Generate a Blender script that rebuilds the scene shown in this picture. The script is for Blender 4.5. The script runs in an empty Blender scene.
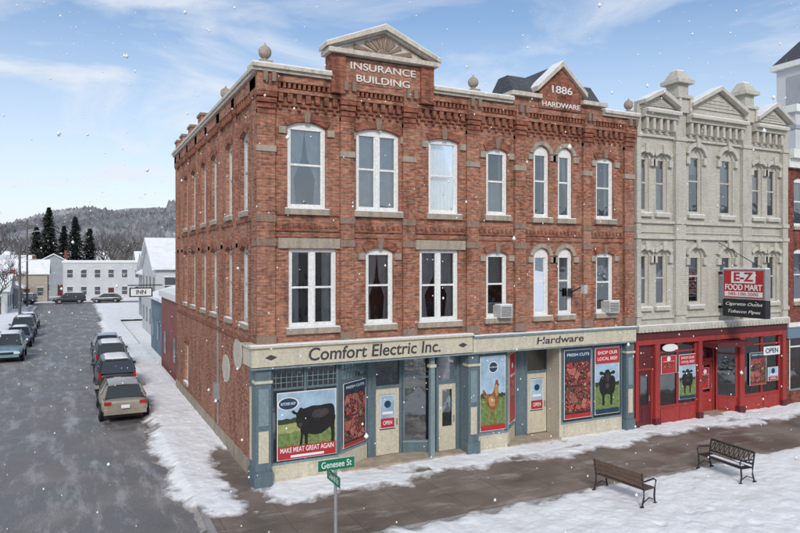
import bpy, bmesh, math, random
from mathutils import Vector, Matrix, noise
random.seed(7)
R=random.random
def U(a,b): return a+(b-a)*R()
scene=bpy.context.scene
COL=scene.collection
# ------------------------------------------------------------------ materials
MATS={}
def newmat(name):
    m=bpy.data.materials.new(name); m.use_nodes=True
    nt=m.node_tree; b=nt.nodes['Principled BSDF']
    MATS[name]=m
    return m,nt,b
def N(nt,t,**kw):
    n=nt.nodes.new(t)
    for k,v in kw.items(): setattr(n,k,v)
    return n
def ramp(nt,fac,stops):
    r=nt.nodes.new('ShaderNodeValToRGB')
    el=r.color_ramp.elements
    el[0].position=stops[0][0]; el[0].color=(*stops[0][1],1)
    el[1].position=stops[-1][0]; el[1].color=(*stops[-1][1],1)
    for p,c in stops[1:-1]:
        e=el.new(p); e.color=(*c,1)
    nt.links.new(fac,r.inputs['Fac'])
    return r
def mix(nt,fac,a,b,mode='MIX'):
    m=nt.nodes.new('ShaderNodeMix'); m.data_type='RGBA'; m.blend_type=mode
    def s(sock,v):
        if isinstance(v,(int,float)): sock.default_value=v
        elif isinstance(v,tuple): sock.default_value=(*v,1)
        else: nt.links.new(v,sock)
    s(m.inputs[0],fac); s(m.inputs[6],a); s(m.inputs[7],b)
    return m.outputs[2]
def simple(name,col,rough=.6,var=.25,scale=3.0,metal=0,bump=0.0,bscale=30,spec=.4):
    m,nt,b=newmat(name)
    tc=N(nt,'ShaderNodeTexCoord')
    n=N(nt,'ShaderNodeTexNoise'); n.inputs['Scale'].default_value=scale; n.inputs['Detail'].default_value=6; n.inputs['Roughness'].default_value=.65
    nt.links.new(tc.outputs['Object'],n.inputs['Vector'])
    lo=tuple(c*(1-var) for c in col); hi=tuple(min(1,c*(1+var*.6)) for c in col)
    r=ramp(nt,n.outputs['Fac'],[(.3,lo),(.7,hi)])
    nt.links.new(r.outputs[0],b.inputs['Base Color'])
    b.inputs['Roughness'].default_value=rough; b.inputs['Metallic'].default_value=metal
    b.inputs['Specular IOR Level'].default_value=spec
    if bump:
        n2=N(nt,'ShaderNodeTexNoise'); n2.inputs['Scale'].default_value=bscale; n2.inputs['Detail'].default_value=4
        nt.links.new(tc.outputs['Object'],n2.inputs['Vector'])
        bp=N(nt,'ShaderNodeBump'); bp.inputs['Strength'].default_value=bump; bp.inputs['Distance'].default_value=.05
        nt.links.new(n2.outputs['Fac'],bp.inputs['Height']); nt.links.new(bp.outputs[0],b.inputs['Normal'])
    return m
def weathered(name,col,dirt,rough=.6,amount=.5):
    m,nt,b=newmat(name)
    tc=N(nt,'ShaderNodeTexCoord')
    mp=N(nt,'ShaderNodeMapping'); mp.inputs['Scale'].default_value=(5,5,.9); nt.links.new(tc.outputs['Object'],mp.inputs['Vector'])
    n=N(nt,'ShaderNodeTexNoise'); n.inputs['Scale'].default_value=1; n.inputs['Detail'].default_value=8; n.inputs['Roughness'].default_value=.7
    nt.links.new(mp.outputs[0],n.inputs['Vector'])
    r=ramp(nt,n.outputs['Fac'],[(.45,(0,0,0)),(.72,(amount,)*3)])
    n2=N(nt,'ShaderNodeTexNoise'); n2.inputs['Scale'].default_value=14; n2.inputs['Detail'].default_value=5; nt.links.new(tc.outputs['Object'],n2.inputs['Vector'])
    r2=ramp(nt,n2.outputs['Fac'],[(.3,(.82,.82,.82)),(.7,(1.08,1.08,1.08))])
    c=mix(nt,r.outputs[0],col,dirt); c=mix(nt,1,c,r2.outputs[0],'MULTIPLY')
    nt.links.new(c,b.inputs['Base Color']); b.inputs['Roughness'].default_value=rough; b.inputs['Specular IOR Level'].default_value=.3
    bp=N(nt,'ShaderNodeBump'); bp.inputs['Strength'].default_value=.25; bp.inputs['Distance'].default_value=.02
    nt.links.new(n2.outputs['Fac'],bp.inputs['Height']); nt.links.new(bp.outputs[0],b.inputs['Normal'])
def brickmat(name,c1,c2,mort,patch,stain=.5,soot=.8,var=.45):
    m,nt,b=newmat(name)
    uv=N(nt,'ShaderNodeTexCoord')
    br=N(nt,'ShaderNodeTexBrick')
    br.inputs['Scale'].default_value=1; br.inputs['Brick Width'].default_value=.225; br.inputs['Row Height'].default_value=.078
    br.inputs['Mortar Size'].default_value=.008; br.inputs['Mortar Smooth'].default_value=.3; br.inputs['Bias'].default_value=-.1
    br.inputs['Color1'].default_value=(*c1,1); br.inputs['Color2'].default_value=(*c2,1); br.inputs['Mortar'].default_value=(*mort,1)
    nt.links.new(uv.outputs['UV'],br.inputs['Vector'])
    mp=N(nt,'ShaderNodeMapping'); mp.inputs['Scale'].default_value=(4.4,12.8,1)
    nt.links.new(uv.outputs['UV'],mp.inputs['Vector'])
    wn=N(nt,'ShaderNodeTexNoise'); wn.inputs['Scale'].default_value=1.1; wn.inputs['Detail'].default_value=2
    nt.links.new(mp.outputs[0],wn.inputs['Vector'])
    r1=ramp(nt,wn.outputs['Fac'],[(.3,(1-var,)*3),(.5,(1,1,1)),(.7,(1+var*1.2,1+var*1.1,1+var))])
    c=mix(nt,1.0,br.outputs['Color'],r1.outputs[0],'MULTIPLY')
    n=N(nt,'ShaderNodeTexNoise'); n.inputs['Scale'].default_value=.7; n.inputs['Detail'].default_value=9; n.inputs['Roughness'].default_value=.75
    nt.links.new(uv.outputs['Object'],n.inputs['Vector'])
    r2=ramp(nt,n.outputs['Fac'],[(.46,(0,0,0)),(.66,(1,1,1))])
    f=N(nt,'ShaderNodeMath',operation='MULTIPLY'); nt.links.new(r2.outputs[0],f.inputs[0]); f.inputs[1].default_value=stain
    c=mix(nt,f.outputs[0],c,patch)
    mp2=N(nt,'ShaderNodeMapping'); mp2.inputs['Scale'].default_value=(1.9,1.9,.5)
    nt.links.new(uv.outputs['Object'],mp2.inputs['Vector'])
    n3=N(nt,'ShaderNodeTexNoise'); n3.inputs['Scale'].default_value=1.2; n3.inputs['Detail'].default_value=8; n3.inputs['Roughness'].default_value=.65
    nt.links.new(mp2.outputs[0],n3.inputs['Vector'])
    r3=ramp(nt,n3.outputs['Fac'],[(.36,(.42,.40,.40)),(.52,(1,1,1))])
    c=mix(nt,soot,c,r3.outputs[0],'MULTIPLY')
    nt.links.new(c,b.inputs['Base Color']); b.inputs['Roughness'].default_value=.88
    b.inputs['Specular IOR Level'].default_value=.15
    bp=N(nt,'ShaderNodeBump'); bp.inputs['Strength'].default_value=.7; bp.inputs['Distance'].default_value=.012; bp.invert=True
    nt.links.new(br.outputs['Fac'],bp.inputs['Height'])
    bp2=N(nt,'ShaderNodeBump'); bp2.inputs['Strength'].default_value=.35; bp2.inputs['Distance'].default_value=.02
    nt.links.new(wn.outputs['Fac'],bp2.inputs['Height']); nt.links.new(bp.outputs[0],bp2.inputs['Normal']); nt.links.new(bp2.outputs[0],b.inputs['Normal'])
    return m
brickmat('brick',(.37,.15,.092),(.23,.090,.060),(.31,.24,.19),(.44,.25,.175),stain=.5,soot=.7)
brickmat('brick_trim',(.30,.098,.060),(.20,.070,.046),(.22,.15,.11),(.36,.18,.125),stain=.45,soot=.7)
brickmat('brick_painted',(.50,.475,.41),(.47,.445,.385),(.42,.40,.34),(.56,.53,.46),stain=.4,soot=.25,var=.10)
brickmat('brick_dark',(.22,.055,.04),(.16,.045,.033),(.18,.12,.1),(.28,.12,.09))
weathered('stone',(.38,.32,.25),(.17,.145,.125),.9,.8)
weathered('brownstone',(.27,.185,.14),(.13,.10,.085),.9,.7)
weathered('cream_paint',(.58,.53,.41),(.30,.26,.20),.55,.4)
weathered('cornice_paint',(.56,.51,.43),(.27,.23,.19),.6,.7)
weathered('grey_trim',(.53,.50,.43),(.28,.27,.23),.6,.45)
weathered('white_paint',(.76,.76,.73),(.5,.48,.45),.5,.35)
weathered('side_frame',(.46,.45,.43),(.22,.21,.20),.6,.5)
weathered('teal_paint',(.125,.175,.20),(.065,.085,.095),.5,.6)
weathered('teal_light',(.21,.28,.30),(.11,.14,.15),.5,.5)
weathered('red_paint',(.36,.045,.04),(.14,.03,.03),.5,.5)
weathered('maroon',(.12,.025,.028),(.05,.02,.02),.5,.5)
simple('black_paint',(.02,.02,.022),.4,.2,4)
simple('black_iron',(.025,.025,.028),.45,.3,20)
simple('bench_wood',(.13,.085,.06),.7,.4,14)
simple('slate',(.07,.075,.09),.7,.4,8,bump=.3)
simple('interior',(.07,.067,.062),.9,.3,1)
simple('tan_floor',(.40,.33,.25),.8,.35,3)
simple('metal',(.45,.46,.47),.4,.1,5,metal=.7)
simple('galv',(.34,.35,.36),.5,.15,5,metal=.4)
simple('curtain',(.76,.75,.72),.9,.15,5)
simple('blind',(.62,.61,.57),.9,.15,5)
simple('sign_green',(.01,.17,.085),.4,.05,5)
simple('sign_white',(.74,.74,.74),.4,.05,5)
simple('lettering_dark',(.06,.05,.055),.6,.3,5)
simple('lettering_white',(.70,.68,.63),.6,.25,9)
simple('red_print',(.42,.03,.035),.4,.15,5)
simple('sky_print',(.36,.50,.62),.4,.35,1.8)
simple('grass_print',(.17,.24,.08),.5,.6,9)
simple('tree_print',(.035,.06,.03),.5,.6,12)
simple('field_print',(.33,.34,.14),.5,.3,6)
simple('cow_print',(.018,.016,.016),.4,.5,5)
simple('cow_hi_print',(.06,.053,.053),.4,.7,7)
simple('board_print',(.05,.042,.04),.4,.7,6)
simple('navy_print',(.02,.05,.10),.4,.3,3)
simple('hen_print',(.30,.12,.04),.4,.75,12)
simple('hen_hi_print',(.50,.30,.13),.4,.5,12)
# printed photograph of meat cuts
m,nt,b=newmat('meat_photo')
tc=N(nt,'ShaderNodeTexCoord')
nz=N(nt,'ShaderNodeTexNoise'); nz.inputs['Scale'].default_value=3.5; nz.inputs['Detail'].default_value=4; nt.links.new(tc.outputs['Object'],nz.inputs['Vector'])
va=N(nt,'ShaderNodeVectorMath',operation='MULTIPLY_ADD'); va.inputs[1].default_value=(.3,.3,.3); nt.links.new(nz.outputs['Color'],va.inputs[0]); nt.links.new(tc.outputs['Object'],va.inputs[2])
vo=N(nt,'ShaderNodeTexVoronoi'); vo.feature='DISTANCE_TO_EDGE'; vo.inputs['Scale'].default_value=3.6; nt.links.new(va.outputs[0],vo.inputs['Vector'])
vc=N(nt,'ShaderNodeTexVoronoi'); vc.inputs['Scale'].default_value=3.6; nt.links.new(va.outputs[0],vc.inputs['Vector'])
sp=N(nt,'ShaderNodeSeparateColor'); nt.links.new(vc.outputs['Color'],sp.inputs[0])
cr=ramp(nt,sp.outputs[0],[(.1,(.16,.02,.018)),(.45,(.34,.05,.04)),(.7,(.42,.13,.10)),(.92,(.10,.045,.03))])
er=ramp(nt,vo.outputs['Distance'],[(.02,(.05,.03,.025)),(.06,(.9,.75,.65)),(.12,(1,1,1))])
c=mix(nt,1,cr.outputs[0],er.outputs[0],'MULTIPLY')
n2=N(nt,'ShaderNodeTexNoise'); n2.inputs['Scale'].default_value=16; n2.inputs['Detail'].default_value=5; nt.links.new(tc.outputs['Object'],n2.inputs['Vector'])
mr_=ramp(nt,n2.outputs['Fac'],[(.54,(0,0,0)),(.66,(.6,.6,.6))]); c=mix(nt,mr_.outputs[0],c,(.55,.38,.31))
nt.links.new(c,b.inputs['Base Color']); b.inputs['Roughness'].default_value=.35
simple('roof_tar',(.09,.09,.095),.9,.3,1)
simple('house_white',(.52,.53,.54),.7,.12,.6)
simple('house_grey',(.32,.34,.36),.7,.15,.6)
simple('house_blue',(.14,.21,.27),.7,.15,.6)
simple('house_red',(.24,.08,.07),.7,.25,.9)
simple('house_tan',(.38,.33,.26),.7,.15,.6)
simple('far_glass',(.09,.10,.11),.2,.3,1)
simple('bark',(.12,.105,.095),.9,.35,5)
simple('tyre',(.02,.02,.02),.85,.2,10)
simple('hub',(.35,.35,.36),.35,.1,5,metal=.8)
simple('car_glass',(.02,.025,.03),.08,.1,1,spec=.8)
simple('tail_red',(.40,.01,.01),.25,.1,5)
simple('lamp_clear',(.75,.75,.75),.15,.1,5)
simple('plastic_grey',(.45,.45,.43),.5,.2,10)
def carpaint(name,col,metal=.5):
    m=simple(name,col,.34,.2,2.5,metal=metal)
    m.node_tree.nodes['Principled BSDF'].inputs['Coat Weight'].default_value=.4
carpaint('paint_tan',(.38,.34,.28)); carpaint('paint_black',(.045,.046,.05),.3); carpaint('paint_silver',(.38,.40,.42)); carpaint('paint_teal',(.22,.34,.36)); carpaint('paint_blue',(.07,.10,.17)); carpaint('paint_grey',(.13,.135,.14))
m,nt,b=newmat('glass')
tr=N(nt,'ShaderNodeBsdfTransparent'); tr.inputs[0].default_value=(.86,.89,.91,1)
gl=N(nt,'ShaderNodeBsdfGlossy'); gl.inputs['Roughness'].default_value=.03; gl.inputs[0].default_value=(.9,.95,1,1)
fr=N(nt,'ShaderNodeFresnel'); fr.inputs[0].default_value=1.9
tcg=N(nt,'ShaderNodeTexCoord'); ng=N(nt,'ShaderNodeTexNoise'); ng.inputs['Scale'].default_value=1.7
nt.links.new(tcg.outputs['Object'],ng.inputs['Vector'])
bg=N(nt,'ShaderNodeBump'); bg.inputs['Strength'].default_value=.16; bg.inputs['Distance'].default_value=.05
nt.links.new(ng.outputs['Fac'],bg.inputs['Height']); nt.links.new(bg.outputs[0],gl.inputs['Normal'])
mx=N(nt,'ShaderNodeMixShader'); ml=N(nt,'ShaderNodeMath',operation='MULTIPLY_ADD'); ml.inputs[1].default_value=1.0; ml.inputs[2].default_value=.12
nt.links.new(fr.outputs[0],ml.inputs[0]); nt.links.new(ml.outputs[0],mx.inputs[0]); nt.links.new(tr.outputs[0],mx.inputs[1]); nt.links.new(gl.outputs[0],mx.inputs[2])
nt.links.new(mx.outputs[0],nt.nodes['Material Output'].inputs[0])
def snowmat(name,dirty):
    m,nt,b=newmat(name)
    tc=N(nt,'ShaderNodeTexCoord')
    n=N(nt,'ShaderNodeTexNoise'); n.inputs['Scale'].default_value=.8; n.inputs['Detail'].default_value=9; n.inputs['Roughness'].default_value=.7
    nt.links.new(tc.outputs['Object'],n.inputs['Vector'])
    r=ramp(nt,n.outputs['Fac'],[(.28,(.68,.67,.66)),(.45,(.80,.81,.82)),(.7,(.86,.87,.88))])
    c=r.outputs[0]
    if dirty:
        at=N(nt,'ShaderNodeAttribute'); at.attribute_name='dirt'
        n4=N(nt,'ShaderNodeTexNoise'); n4.inputs['Scale'].default_value=6; n4.inputs['Detail'].default_value=8; n4.inputs['Roughness'].default_value=.7
        nt.links.new(tc.outputs['Object'],n4.inputs['Vector'])
        ad=N(nt,'ShaderNodeMath',operation='ADD'); nt.links.new(at.outputs['Fac'],ad.inputs[0]); nt.links.new(n4.outputs['Fac'],ad.inputs[1])
        hv=N(nt,'ShaderNodeMath',operation='MULTIPLY'); hv.inputs[1].default_value=.5; nt.links.new(ad.outputs[0],hv.inputs[0])
        rr=ramp(nt,hv.outputs[0],[(.475,(0,0,0)),(.725,(1,1,1))])
        c=mix(nt,rr.outputs[0],c,(.32,.29,.27))
    nt.links.new(c,b.inputs['Base Color']); b.inputs['Roughness'].default_value=.75; b.inputs['Specular IOR Level'].default_value=.2
    n2=N(nt,'ShaderNodeTexNoise'); n2.inputs['Scale'].default_value=3.0; n2.inputs['Detail'].default_value=9; n2.inputs['Roughness'].default_value=.62
    nt.links.new(tc.outputs['Object'],n2.inputs['Vector'])
    bp=N(nt,'ShaderNodeBump'); bp.inputs['Strength'].default_value=.55; bp.inputs['Distance'].default_value=.12
    nt.links.new(n2.outputs['Fac'],bp.inputs['Height']); nt.links.new(bp.outputs[0],b.inputs['Normal'])
snowmat('snow',False); snowmat('snow_dirty',True)
def asphalt(name,base,slush,amount,wet,sc=(1,.25,1),paver=False):
    m,nt,b=newmat(name)
    tc=N(nt,'ShaderNodeTexCoord')
    mp=N(nt,'ShaderNodeMapping'); mp.inputs['Scale'].default_value=sc
    nt.links.new(tc.outputs['Object'],mp.inputs['Vector'])
    n=N(nt,'ShaderNodeTexNoise'); n.inputs['Scale'].default_value=1.1; n.inputs['Detail'].default_value=10; n.inputs['Roughness'].default_value=.74
    nt.links.new(mp.outputs[0],n.inputs['Vector'])
    n2=N(nt,'ShaderNodeTexNoise'); n2.inputs['Scale'].default_value=.45; n2.inputs['Detail'].default_value=7; n2.inputs['Roughness'].default_value=.6
    nt.links.new(tc.outputs['Object'],n2.inputs['Vector'])
    n3=N(nt,'ShaderNodeTexNoise'); n3.inputs['Scale'].default_value=40; n3.inputs['Detail'].default_value=4
    nt.links.new(tc.outputs['Object'],n3.inputs['Vector'])
    r0=ramp(nt,n2.outputs['Fac'],[(.35,tuple(c*.65 for c in base)),(.65,tuple(c*1.4 for c in base))])
    r3=ramp(nt,n3.outputs['Fac'],[(.3,(.6,.6,.6)),(.7,(1.4,1.4,1.4))])
    c=mix(nt,1,r0.outputs[0],r3.outputs[0],'MULTIPLY')
    if paver:
        br=N(nt,'ShaderNodeTexBrick'); br.inputs['Scale'].default_value=1; br.inputs['Brick Width'].default_value=1.5; br.inputs['Row Height'].default_value=1.45; br.offset=0
        br.inputs['Mortar Size'].default_value=.010; br.inputs['Color1'].default_value=(1,1,1,1); br.inputs['Color2'].default_value=(.86,.85,.84,1); br.inputs['Mortar'].default_value=(.5,.48,.47,1)
        nt.links.new(tc.outputs['Object'],br.inputs['Vector']); c=mix(nt,1,c,br.outputs['Color'],'MULTIPLY')
    rs=ramp(nt,n.outputs['Fac'],[(amount,(0,0,0)),(amount+.14,(1,1,1))])
    c=mix(nt,rs.outputs[0],c,slush)
    nt.links.new(c,b.inputs['Base Color'])
    rr=ramp(nt,n2.outputs['Fac'],[(.4,(wet,)*3),(.6,(.85,)*3)])
    nt.links.new(rr.outputs[0],b.inputs['Roughness'])
    bp=N(nt,'ShaderNodeBump'); bp.inputs['Strength'].default_value=.35; bp.inputs['Distance'].default_value=.02
    nt.links.new(n3.outputs['Fac'],bp.inputs['Height']); nt.links.new(bp.outputs[0],b.inputs['Normal'])
asphalt('asphalt',(.165,.158,.155),(.33,.325,.32),.50,.35,(1.6,.35,1))
asphalt('walk_wet',(.185,.145,.118),(.34,.31,.28),.53,.35,(.5,1.4,1),paver=True)
asphalt('kerb',(.3,.29,.28),(.6,.6,.6),.55,.6,(1,1,1))
m,nt,b=newmat('hill_wood_hazed')
tc=N(nt,'ShaderNodeTexCoord'); n=N(nt,'ShaderNodeTexNoise'); n.inputs['Scale'].default_value=.012; n.inputs['Detail'].default_value=4
nt.links.new(tc.outputs['Object'],n.inputs['Vector'])
n2=N(nt,'ShaderNodeTexNoise'); n2.inputs['Scale'].default_value=.16; n2.inputs['Detail'].default_value=6; n2.inputs['Roughness'].default_value=.8
nt.links.new(tc.outputs['Object'],n2.inputs['Vector'])
r=ramp(nt,n.outputs['Fac'],[(.35,(.20,.205,.22)),(.55,(.28,.285,.30)),(.7,(.44,.45,.47))])  # woods kept pale: distance haze is put into the base colour
r2=ramp(nt,n2.outputs['Fac'],[(.35,(.6,.6,.6)),(.65,(1.35,1.35,1.35))])
c=mix(nt,1,r.outputs[0],r2.outputs[0],'MULTIPLY')
nt.links.new(c,b.inputs['Base Color']); b.inputs['Roughness'].default_value=1
simple('needles',(.055,.07,.055),.8,.6,1.2)
simple('flake',(.9,.9,.92),.8,.02,1)

# ------------------------------------------------------------------ geometry builder
class G:
    def __init__(s,name,M=None,origin=(0,0,0)):
        s.e=bpy.data.objects.new(name,None); COL.objects.link(s.e); s.e.location=origin
        s.parts={}; s.M=M or (lambda p:p)
    def add(s,part,mat,verts,faces):
        vs,fs=s.parts.setdefault((part,mat),([],[]))
        o=len(vs); vs.extend([Vector(s.M(Vector(v))) for v in verts]); fs.extend([tuple(i+o for i in f) for f in faces])
    def box(s,part,mat,x0,x1,y0,y1,z0,z1):
        v=[(x,y,z) for z in (z0,z1) for y in (y0,y1) for x in (x0,x1)]
        s.add(part,mat,v,[(0,2,3,1),(4,5,7,6),(0,1,5,4),(2,6,7,3),(0,4,6,2),(1,3,7,5)])
    def seg(s,part,mat,p0,p1,z0,z1,t,off=0.0):
        d=Vector((p1[0]-p0[0],p1[1]-p0[1])); d.normalize(); n=Vector((-d.y,d.x))
        a=Vector(p0)+n*off; b=Vector(p1)+n*off; c=b+n*t; e=a+n*t
        v=[(q.x,q.y,z) for z in (z0,z1) for q in (a,b,c,e)]
        s.add(part,mat,v,[(0,3,2,1),(4,5,6,7),(0,1,5,4),(1,2,6,5),(2,3,7,6),(3,0,4,7)])
    def poly(s,part,mat,pts): s.add(part,mat,pts,[tuple(range(len(pts)))])
    def prism(s,part,mat,pts,v0,v1):
        n=len(pts); v=[(p[0],v0,p[1]) for p in pts]+[(p[0],v1,p[1]) for p in pts]
        f=[tuple(range(n)),tuple(range(2*n-1,n-1,-1))]+[(i,(i+1)%n,n+(i+1)%n,n+i) for i in range(n)]
        s.add(part,mat,v,f)
    def strip(s,part,mat,inner,outer,v0,v1):
        for i in range(len(inner)-1): s.prism(part,mat,[inner[i],inner[i+1],outer[i+1],outer[i]],v0,v1)
    def lathe(s,part,mat,c,prof,n=12,axis='z'):
        v=[];f=[]
        for r,h in prof:
            for i in range(n):
                a=2*math.pi*i/n; x,y=r*math.cos(a),r*math.sin(a)
                if axis=='z': v.append((c[0]+x,c[1]+y,c[2]+h))
                elif axis=='x': v.append((c[0]+h,c[1]+x,c[2]+y))
                else: v.append((c[0]+x,c[1]+h,c[2]+y))
        for k in range(len(prof)-1):
            for i in range(n): f.append((k*n+i,k*n+(i+1)%n,(k+1)*n+(i+1)%n,(k+1)*n+i))
        f.append(tuple(range(n-1,-1,-1))); f.append(tuple((len(prof)-1)*n+i for i in range(n)))
        s.add(part,mat,v,f)
    def tube(s,part,mat,pts,r,n=6):
        pts=[Vector(p) for p in pts]; v=[];f=[]
        for k,p in enumerate(pts):
            d=(pts[min(k+1,len(pts)-1)]-pts[max(k-1,0)]).normalized()
            a=d.cross(Vector((0,0,1))) 
            if a.length<.05: a=d.cross(Vector((1,0,0)))
            a.normalize(); b2=d.cross(a); rr=r[k] if isinstance(r,(list,tuple)) else r
            for i in range(n):
                t=2*math.pi*i/n; q=p+a*(math.cos(t)*rr)+b2*(math.sin(t)*rr); v.append(tuple(q))
        for k in range(len(pts)-1):
            for i in range(n): f.append((k*n+i,k*n+(i+1)%n,(k+1)*n+(i+1)%n,(k+1)*n+i))
        f.append(tuple(range(n-1,-1,-1))); f.append(tuple((len(pts)-1)*n+i for i in range(n)))
        s.add(part,mat,v,f)
    def text(s,part,mat,txt,c,width,height,face='front',bold=.0,shear=0,ang=None,ext=.006):
        cu=bpy.data.curves.new(part,'FONT'); cu.body=txt; cu.align_x='CENTER'; cu.align_y='CENTER'; cu.size=1; cu.extrude=ext; cu.offset=bold; cu.shear=shear
        o=bpy.data.objects.new(part,cu); COL.objects.link(o); bpy.context.view_layer.update()
        dm=o.dimensions; sx=width/max(dm.x,.01); sy=height/max(dm.y,.01)
        c=Vector(s.M(Vector(c)))
        rot={'front':(math.pi/2,0,0),'left':(math.pi/2,0,-math.pi/2)}[face] if ang is None else (math.pi/2,0,ang)
        o.scale=(sx,sy,1); o.rotation_euler=rot; o.location=c; cu.materials.append(MATS[mat])
        o.parent=s.e
        return o
    def done(s,smooth=()):
        for (part,mat),(vs,fs) in s.parts.items():
            me=bpy.data.meshes.new(part); me.from_pydata([v for v in vs],[],fs)
            bm=bmesh.new(); bm.from_mesh(me); bmesh.ops.recalc_face_normals(bm,faces=bm.faces)
            uv=bm.loops.layers.uv.new('UVMap')
            for fc in bm.faces:
                nn=fc.normal; ax=max(range(3),key=lambda i:abs(nn[i])+(0.001 if i==1 else 0))
                for l in fc.loops:
                    co=l.vert.co
                    l[uv].uv=(co.y,co.z) if ax==0 else ((co.x,co.z) if ax==1 else (co.x,co.y))
                if part in smooth: fc.smooth=True
            bm.to_mesh(me); bm.free()
            me.materials.append(MATS[mat])
            o=bpy.data.objects.new(part,me); COL.objects.link(o); o.parent=s.e
        return s.e
def arc(u0,u1,zs,rise,n=10):
    w=(u1-u0)/2; rise=min(rise,w); Rr=(w*w+rise*rise)/(2*rise); cz=zs+rise-Rr; cu=(u0+u1)/2
    a=math.asin(min(1,w/Rr))
    return [(cu+Rr*math.sin(-a+2*a*i/n),cz+Rr*math.cos(-a+2*a*i/n)) for i in range(n+1)],(cu,cz,Rr,a)
def wall(g,mat,u0,u1,z0,z1,ops,depth=.28,v=0.0):
    us=sorted({u0,u1,*[o[0] for o in ops],*[o[1] for o in ops]}); zs=sorted({z0,z1,*[o[2] for o in ops],*[o[3] for o in ops]})
    us=[u for u in us if u0<=u<=u1]; zs=[z for z in zs if z0<=z<=z1]
    for i in range(len(us)-1):
        for j in range(len(zs)-1):
            cu=(us[i]+us[i+1])/2; cz=(zs[j]+zs[j+1])/2
            if any(o[0]<cu<o[1] and o[2]<cz<o[3] for o in ops): continue
            g.poly('wall',mat,[(us[i],v,zs[j]),(us[i+1],v,zs[j]),(us[i+1],v,zs[j+1]),(us[i],v,zs[j+1])])
    for o in ops:
        a,b,c,d=o[:4]
        for q in ([(a,v,c),(a,v+depth,c),(a,v+depth,d),(a,v,d)],[(b,v,c),(b,v+depth,c),(b,v+depth,d),(b,v,d)],[(a,v,d),(b,v,d),(b,v+depth,d),(a,v+depth,d)],[(a,v,c),(b,v,c),(b,v+depth,c),(a,v+depth,c)]):
            g.poly('wall',mat,q)
        if len(o)>4 and o[4]>0:
            pts,_=arc(a,b,d-o[4],o[4]); h=len(pts)//2
            L=pts[:h+1]; Rr=pts[h:]
            g.poly('wall',mat,[(a,v,d)]+[(p[0],v,p[1]) for p in L[:-1]]+[(L[-1][0],v,L[-1][1]-.001)])
            g.poly('wall',mat,[(b,v,d),(Rr[0][0],v,Rr[0][1]-.001)]+[(p[0],v,p[1]) for p in Rr[1:]])
            for i in range(len(pts)-1):
                g.poly('wall',mat,[(pts[i][0],v,pts[i][1]-.001),(pts[i+1][0],v,pts[i+1][1]-.001),(pts[i+1][0],v+.1,pts[i+1][1]-.001),(pts[i][0],v+.1,pts[i][1]-.001)])
def window(g,u0,u1,z0,z1,rise=0,pair=False,trim='white_paint',cur=None,v=0.0,cas=.085):
    fv0,fv1=v+.07,v+.17
    g.box('window_frame',trim,u0,u0+cas,fv0,fv1,z0,z1); g.box('window_frame',trim,u1-cas,u1,fv0,fv1,z0,z1)
    g.box('window_frame',trim,u0+cas,u1-cas,fv0,fv1,z0,z0+.09)
    th=.09+rise*.85
    g.box('window_frame',trim,u0+cas,u1-cas,fv0,fv1,z1-th,z1)
    um=(u0+u1)/2
    units=[(u0+cas,um-.06),(um+.06,u1-cas)] if pair else [(u0+cas,u1-cas)]
    if pair: g.box('window_frame',trim,um-.06,um+.06,fv0-.005,fv1,z0+.09,z1-th)
    zm=(z0+z1)/2+.03
    for a,b in units:
        g.box('window_sash',trim,a,b,fv0+.03,fv1-.01,zm-.03,zm+.03)
        for q in (a,b-.045):
            g.box('window_sash',trim,q,q+.045,fv0+.03,fv1-.012,z0+.09,zm-.03)
            g.box('window_sash',trim,q,q+.045,fv0+.02,fv1-.012,zm+.03,z1-th)
        g.box('window_sash',trim,a+.045,b-.045,fv0+.03,fv1-.014,z0+.09,z0+.15)
        g.poly('window_glass','glass',[(a+.04,fv0+.06,z0+.1),(b-.04,fv0+.06,z0+.1),(b-.04,fv0+.06,z1-th),(a+.04,fv0+.06,z1-th)])
    c=cur if cur is not None else random.choice(['sides','sides','half','full','low','none'])
    vz=v+.25; a,b=u0+cas*.5,u1-cas*.5; top=z1-th+.05
    def drape(ua,ub,za,zb,mt='curtain',amp=.02):
        n=max(3,int((ub-ua)/.035)); pts=[(ua+(ub-ua)*i/n, vz+amp*math.sin(i*1.7+ua)) for i in range(n+1)]
        vs=[(p[0],p[1],za) for p in pts]+[(p[0],p[1],zb) for p in pts]
        g.add('curtain',mt,vs,[(i,i+1,n+2+i,n+1+i) for i in range(n)])
    def swag(ua,ub,za,zb,left):
        w=ub-ua; rows=[(zb,1.0),(zb-(zb-za)*.35,.85),(zb-(zb-za)*.62,.40),(za,.55)]
        n=8; vs=[];fs=[]
        for z,f in rows:
            for i in range(n+1):
                t=i/n*w*f; vs.append(((ua+t) if left else (ub-t),vz+.025*math.sin(i*2.1),z))
        for r_ in range(3):
            for i in range(n): fs.append((r_*(n+1)+i,r_*(n+1)+i+1,(r_+1)*(n+1)+i+1,(r_+1)*(n+1)+i))
        g.add('curtain','curtain',vs,fs)
    w=b-a
    if c=='sides': drape(a,a+w*.24,z0,top); drape(b-w*.24,b,z0,top)
    elif c=='half': drape(a,b,zm+U(-.2,.3),top,'blind',.002)
    elif c=='full': drape(a,b,z0,top)
    elif c=='swag': swag(a,a+w*.5,z0,top,True); swag(b-w*.5,b,z0,top,False)
    elif c=='low': drape(a,b,z0,zm); drape(a,a+w*.2,zm,top); drape(b-w*.2,b,zm,top)
def hood(g,mat,u0,u1,zt,rise,th,v0,v1,part='window_hood'):
    pts,(cu,cz,Rr,a)=arc(u0,u1,zt-rise,rise,11)
    outer=[(cu+(Rr+th)*math.sin(-a+2*a*i/11),cz+(Rr+th)*math.cos(-a+2*a*i/11)) for i in range(12)]
    g.strip(part,mat,pts,outer,v0,v1)
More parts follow.
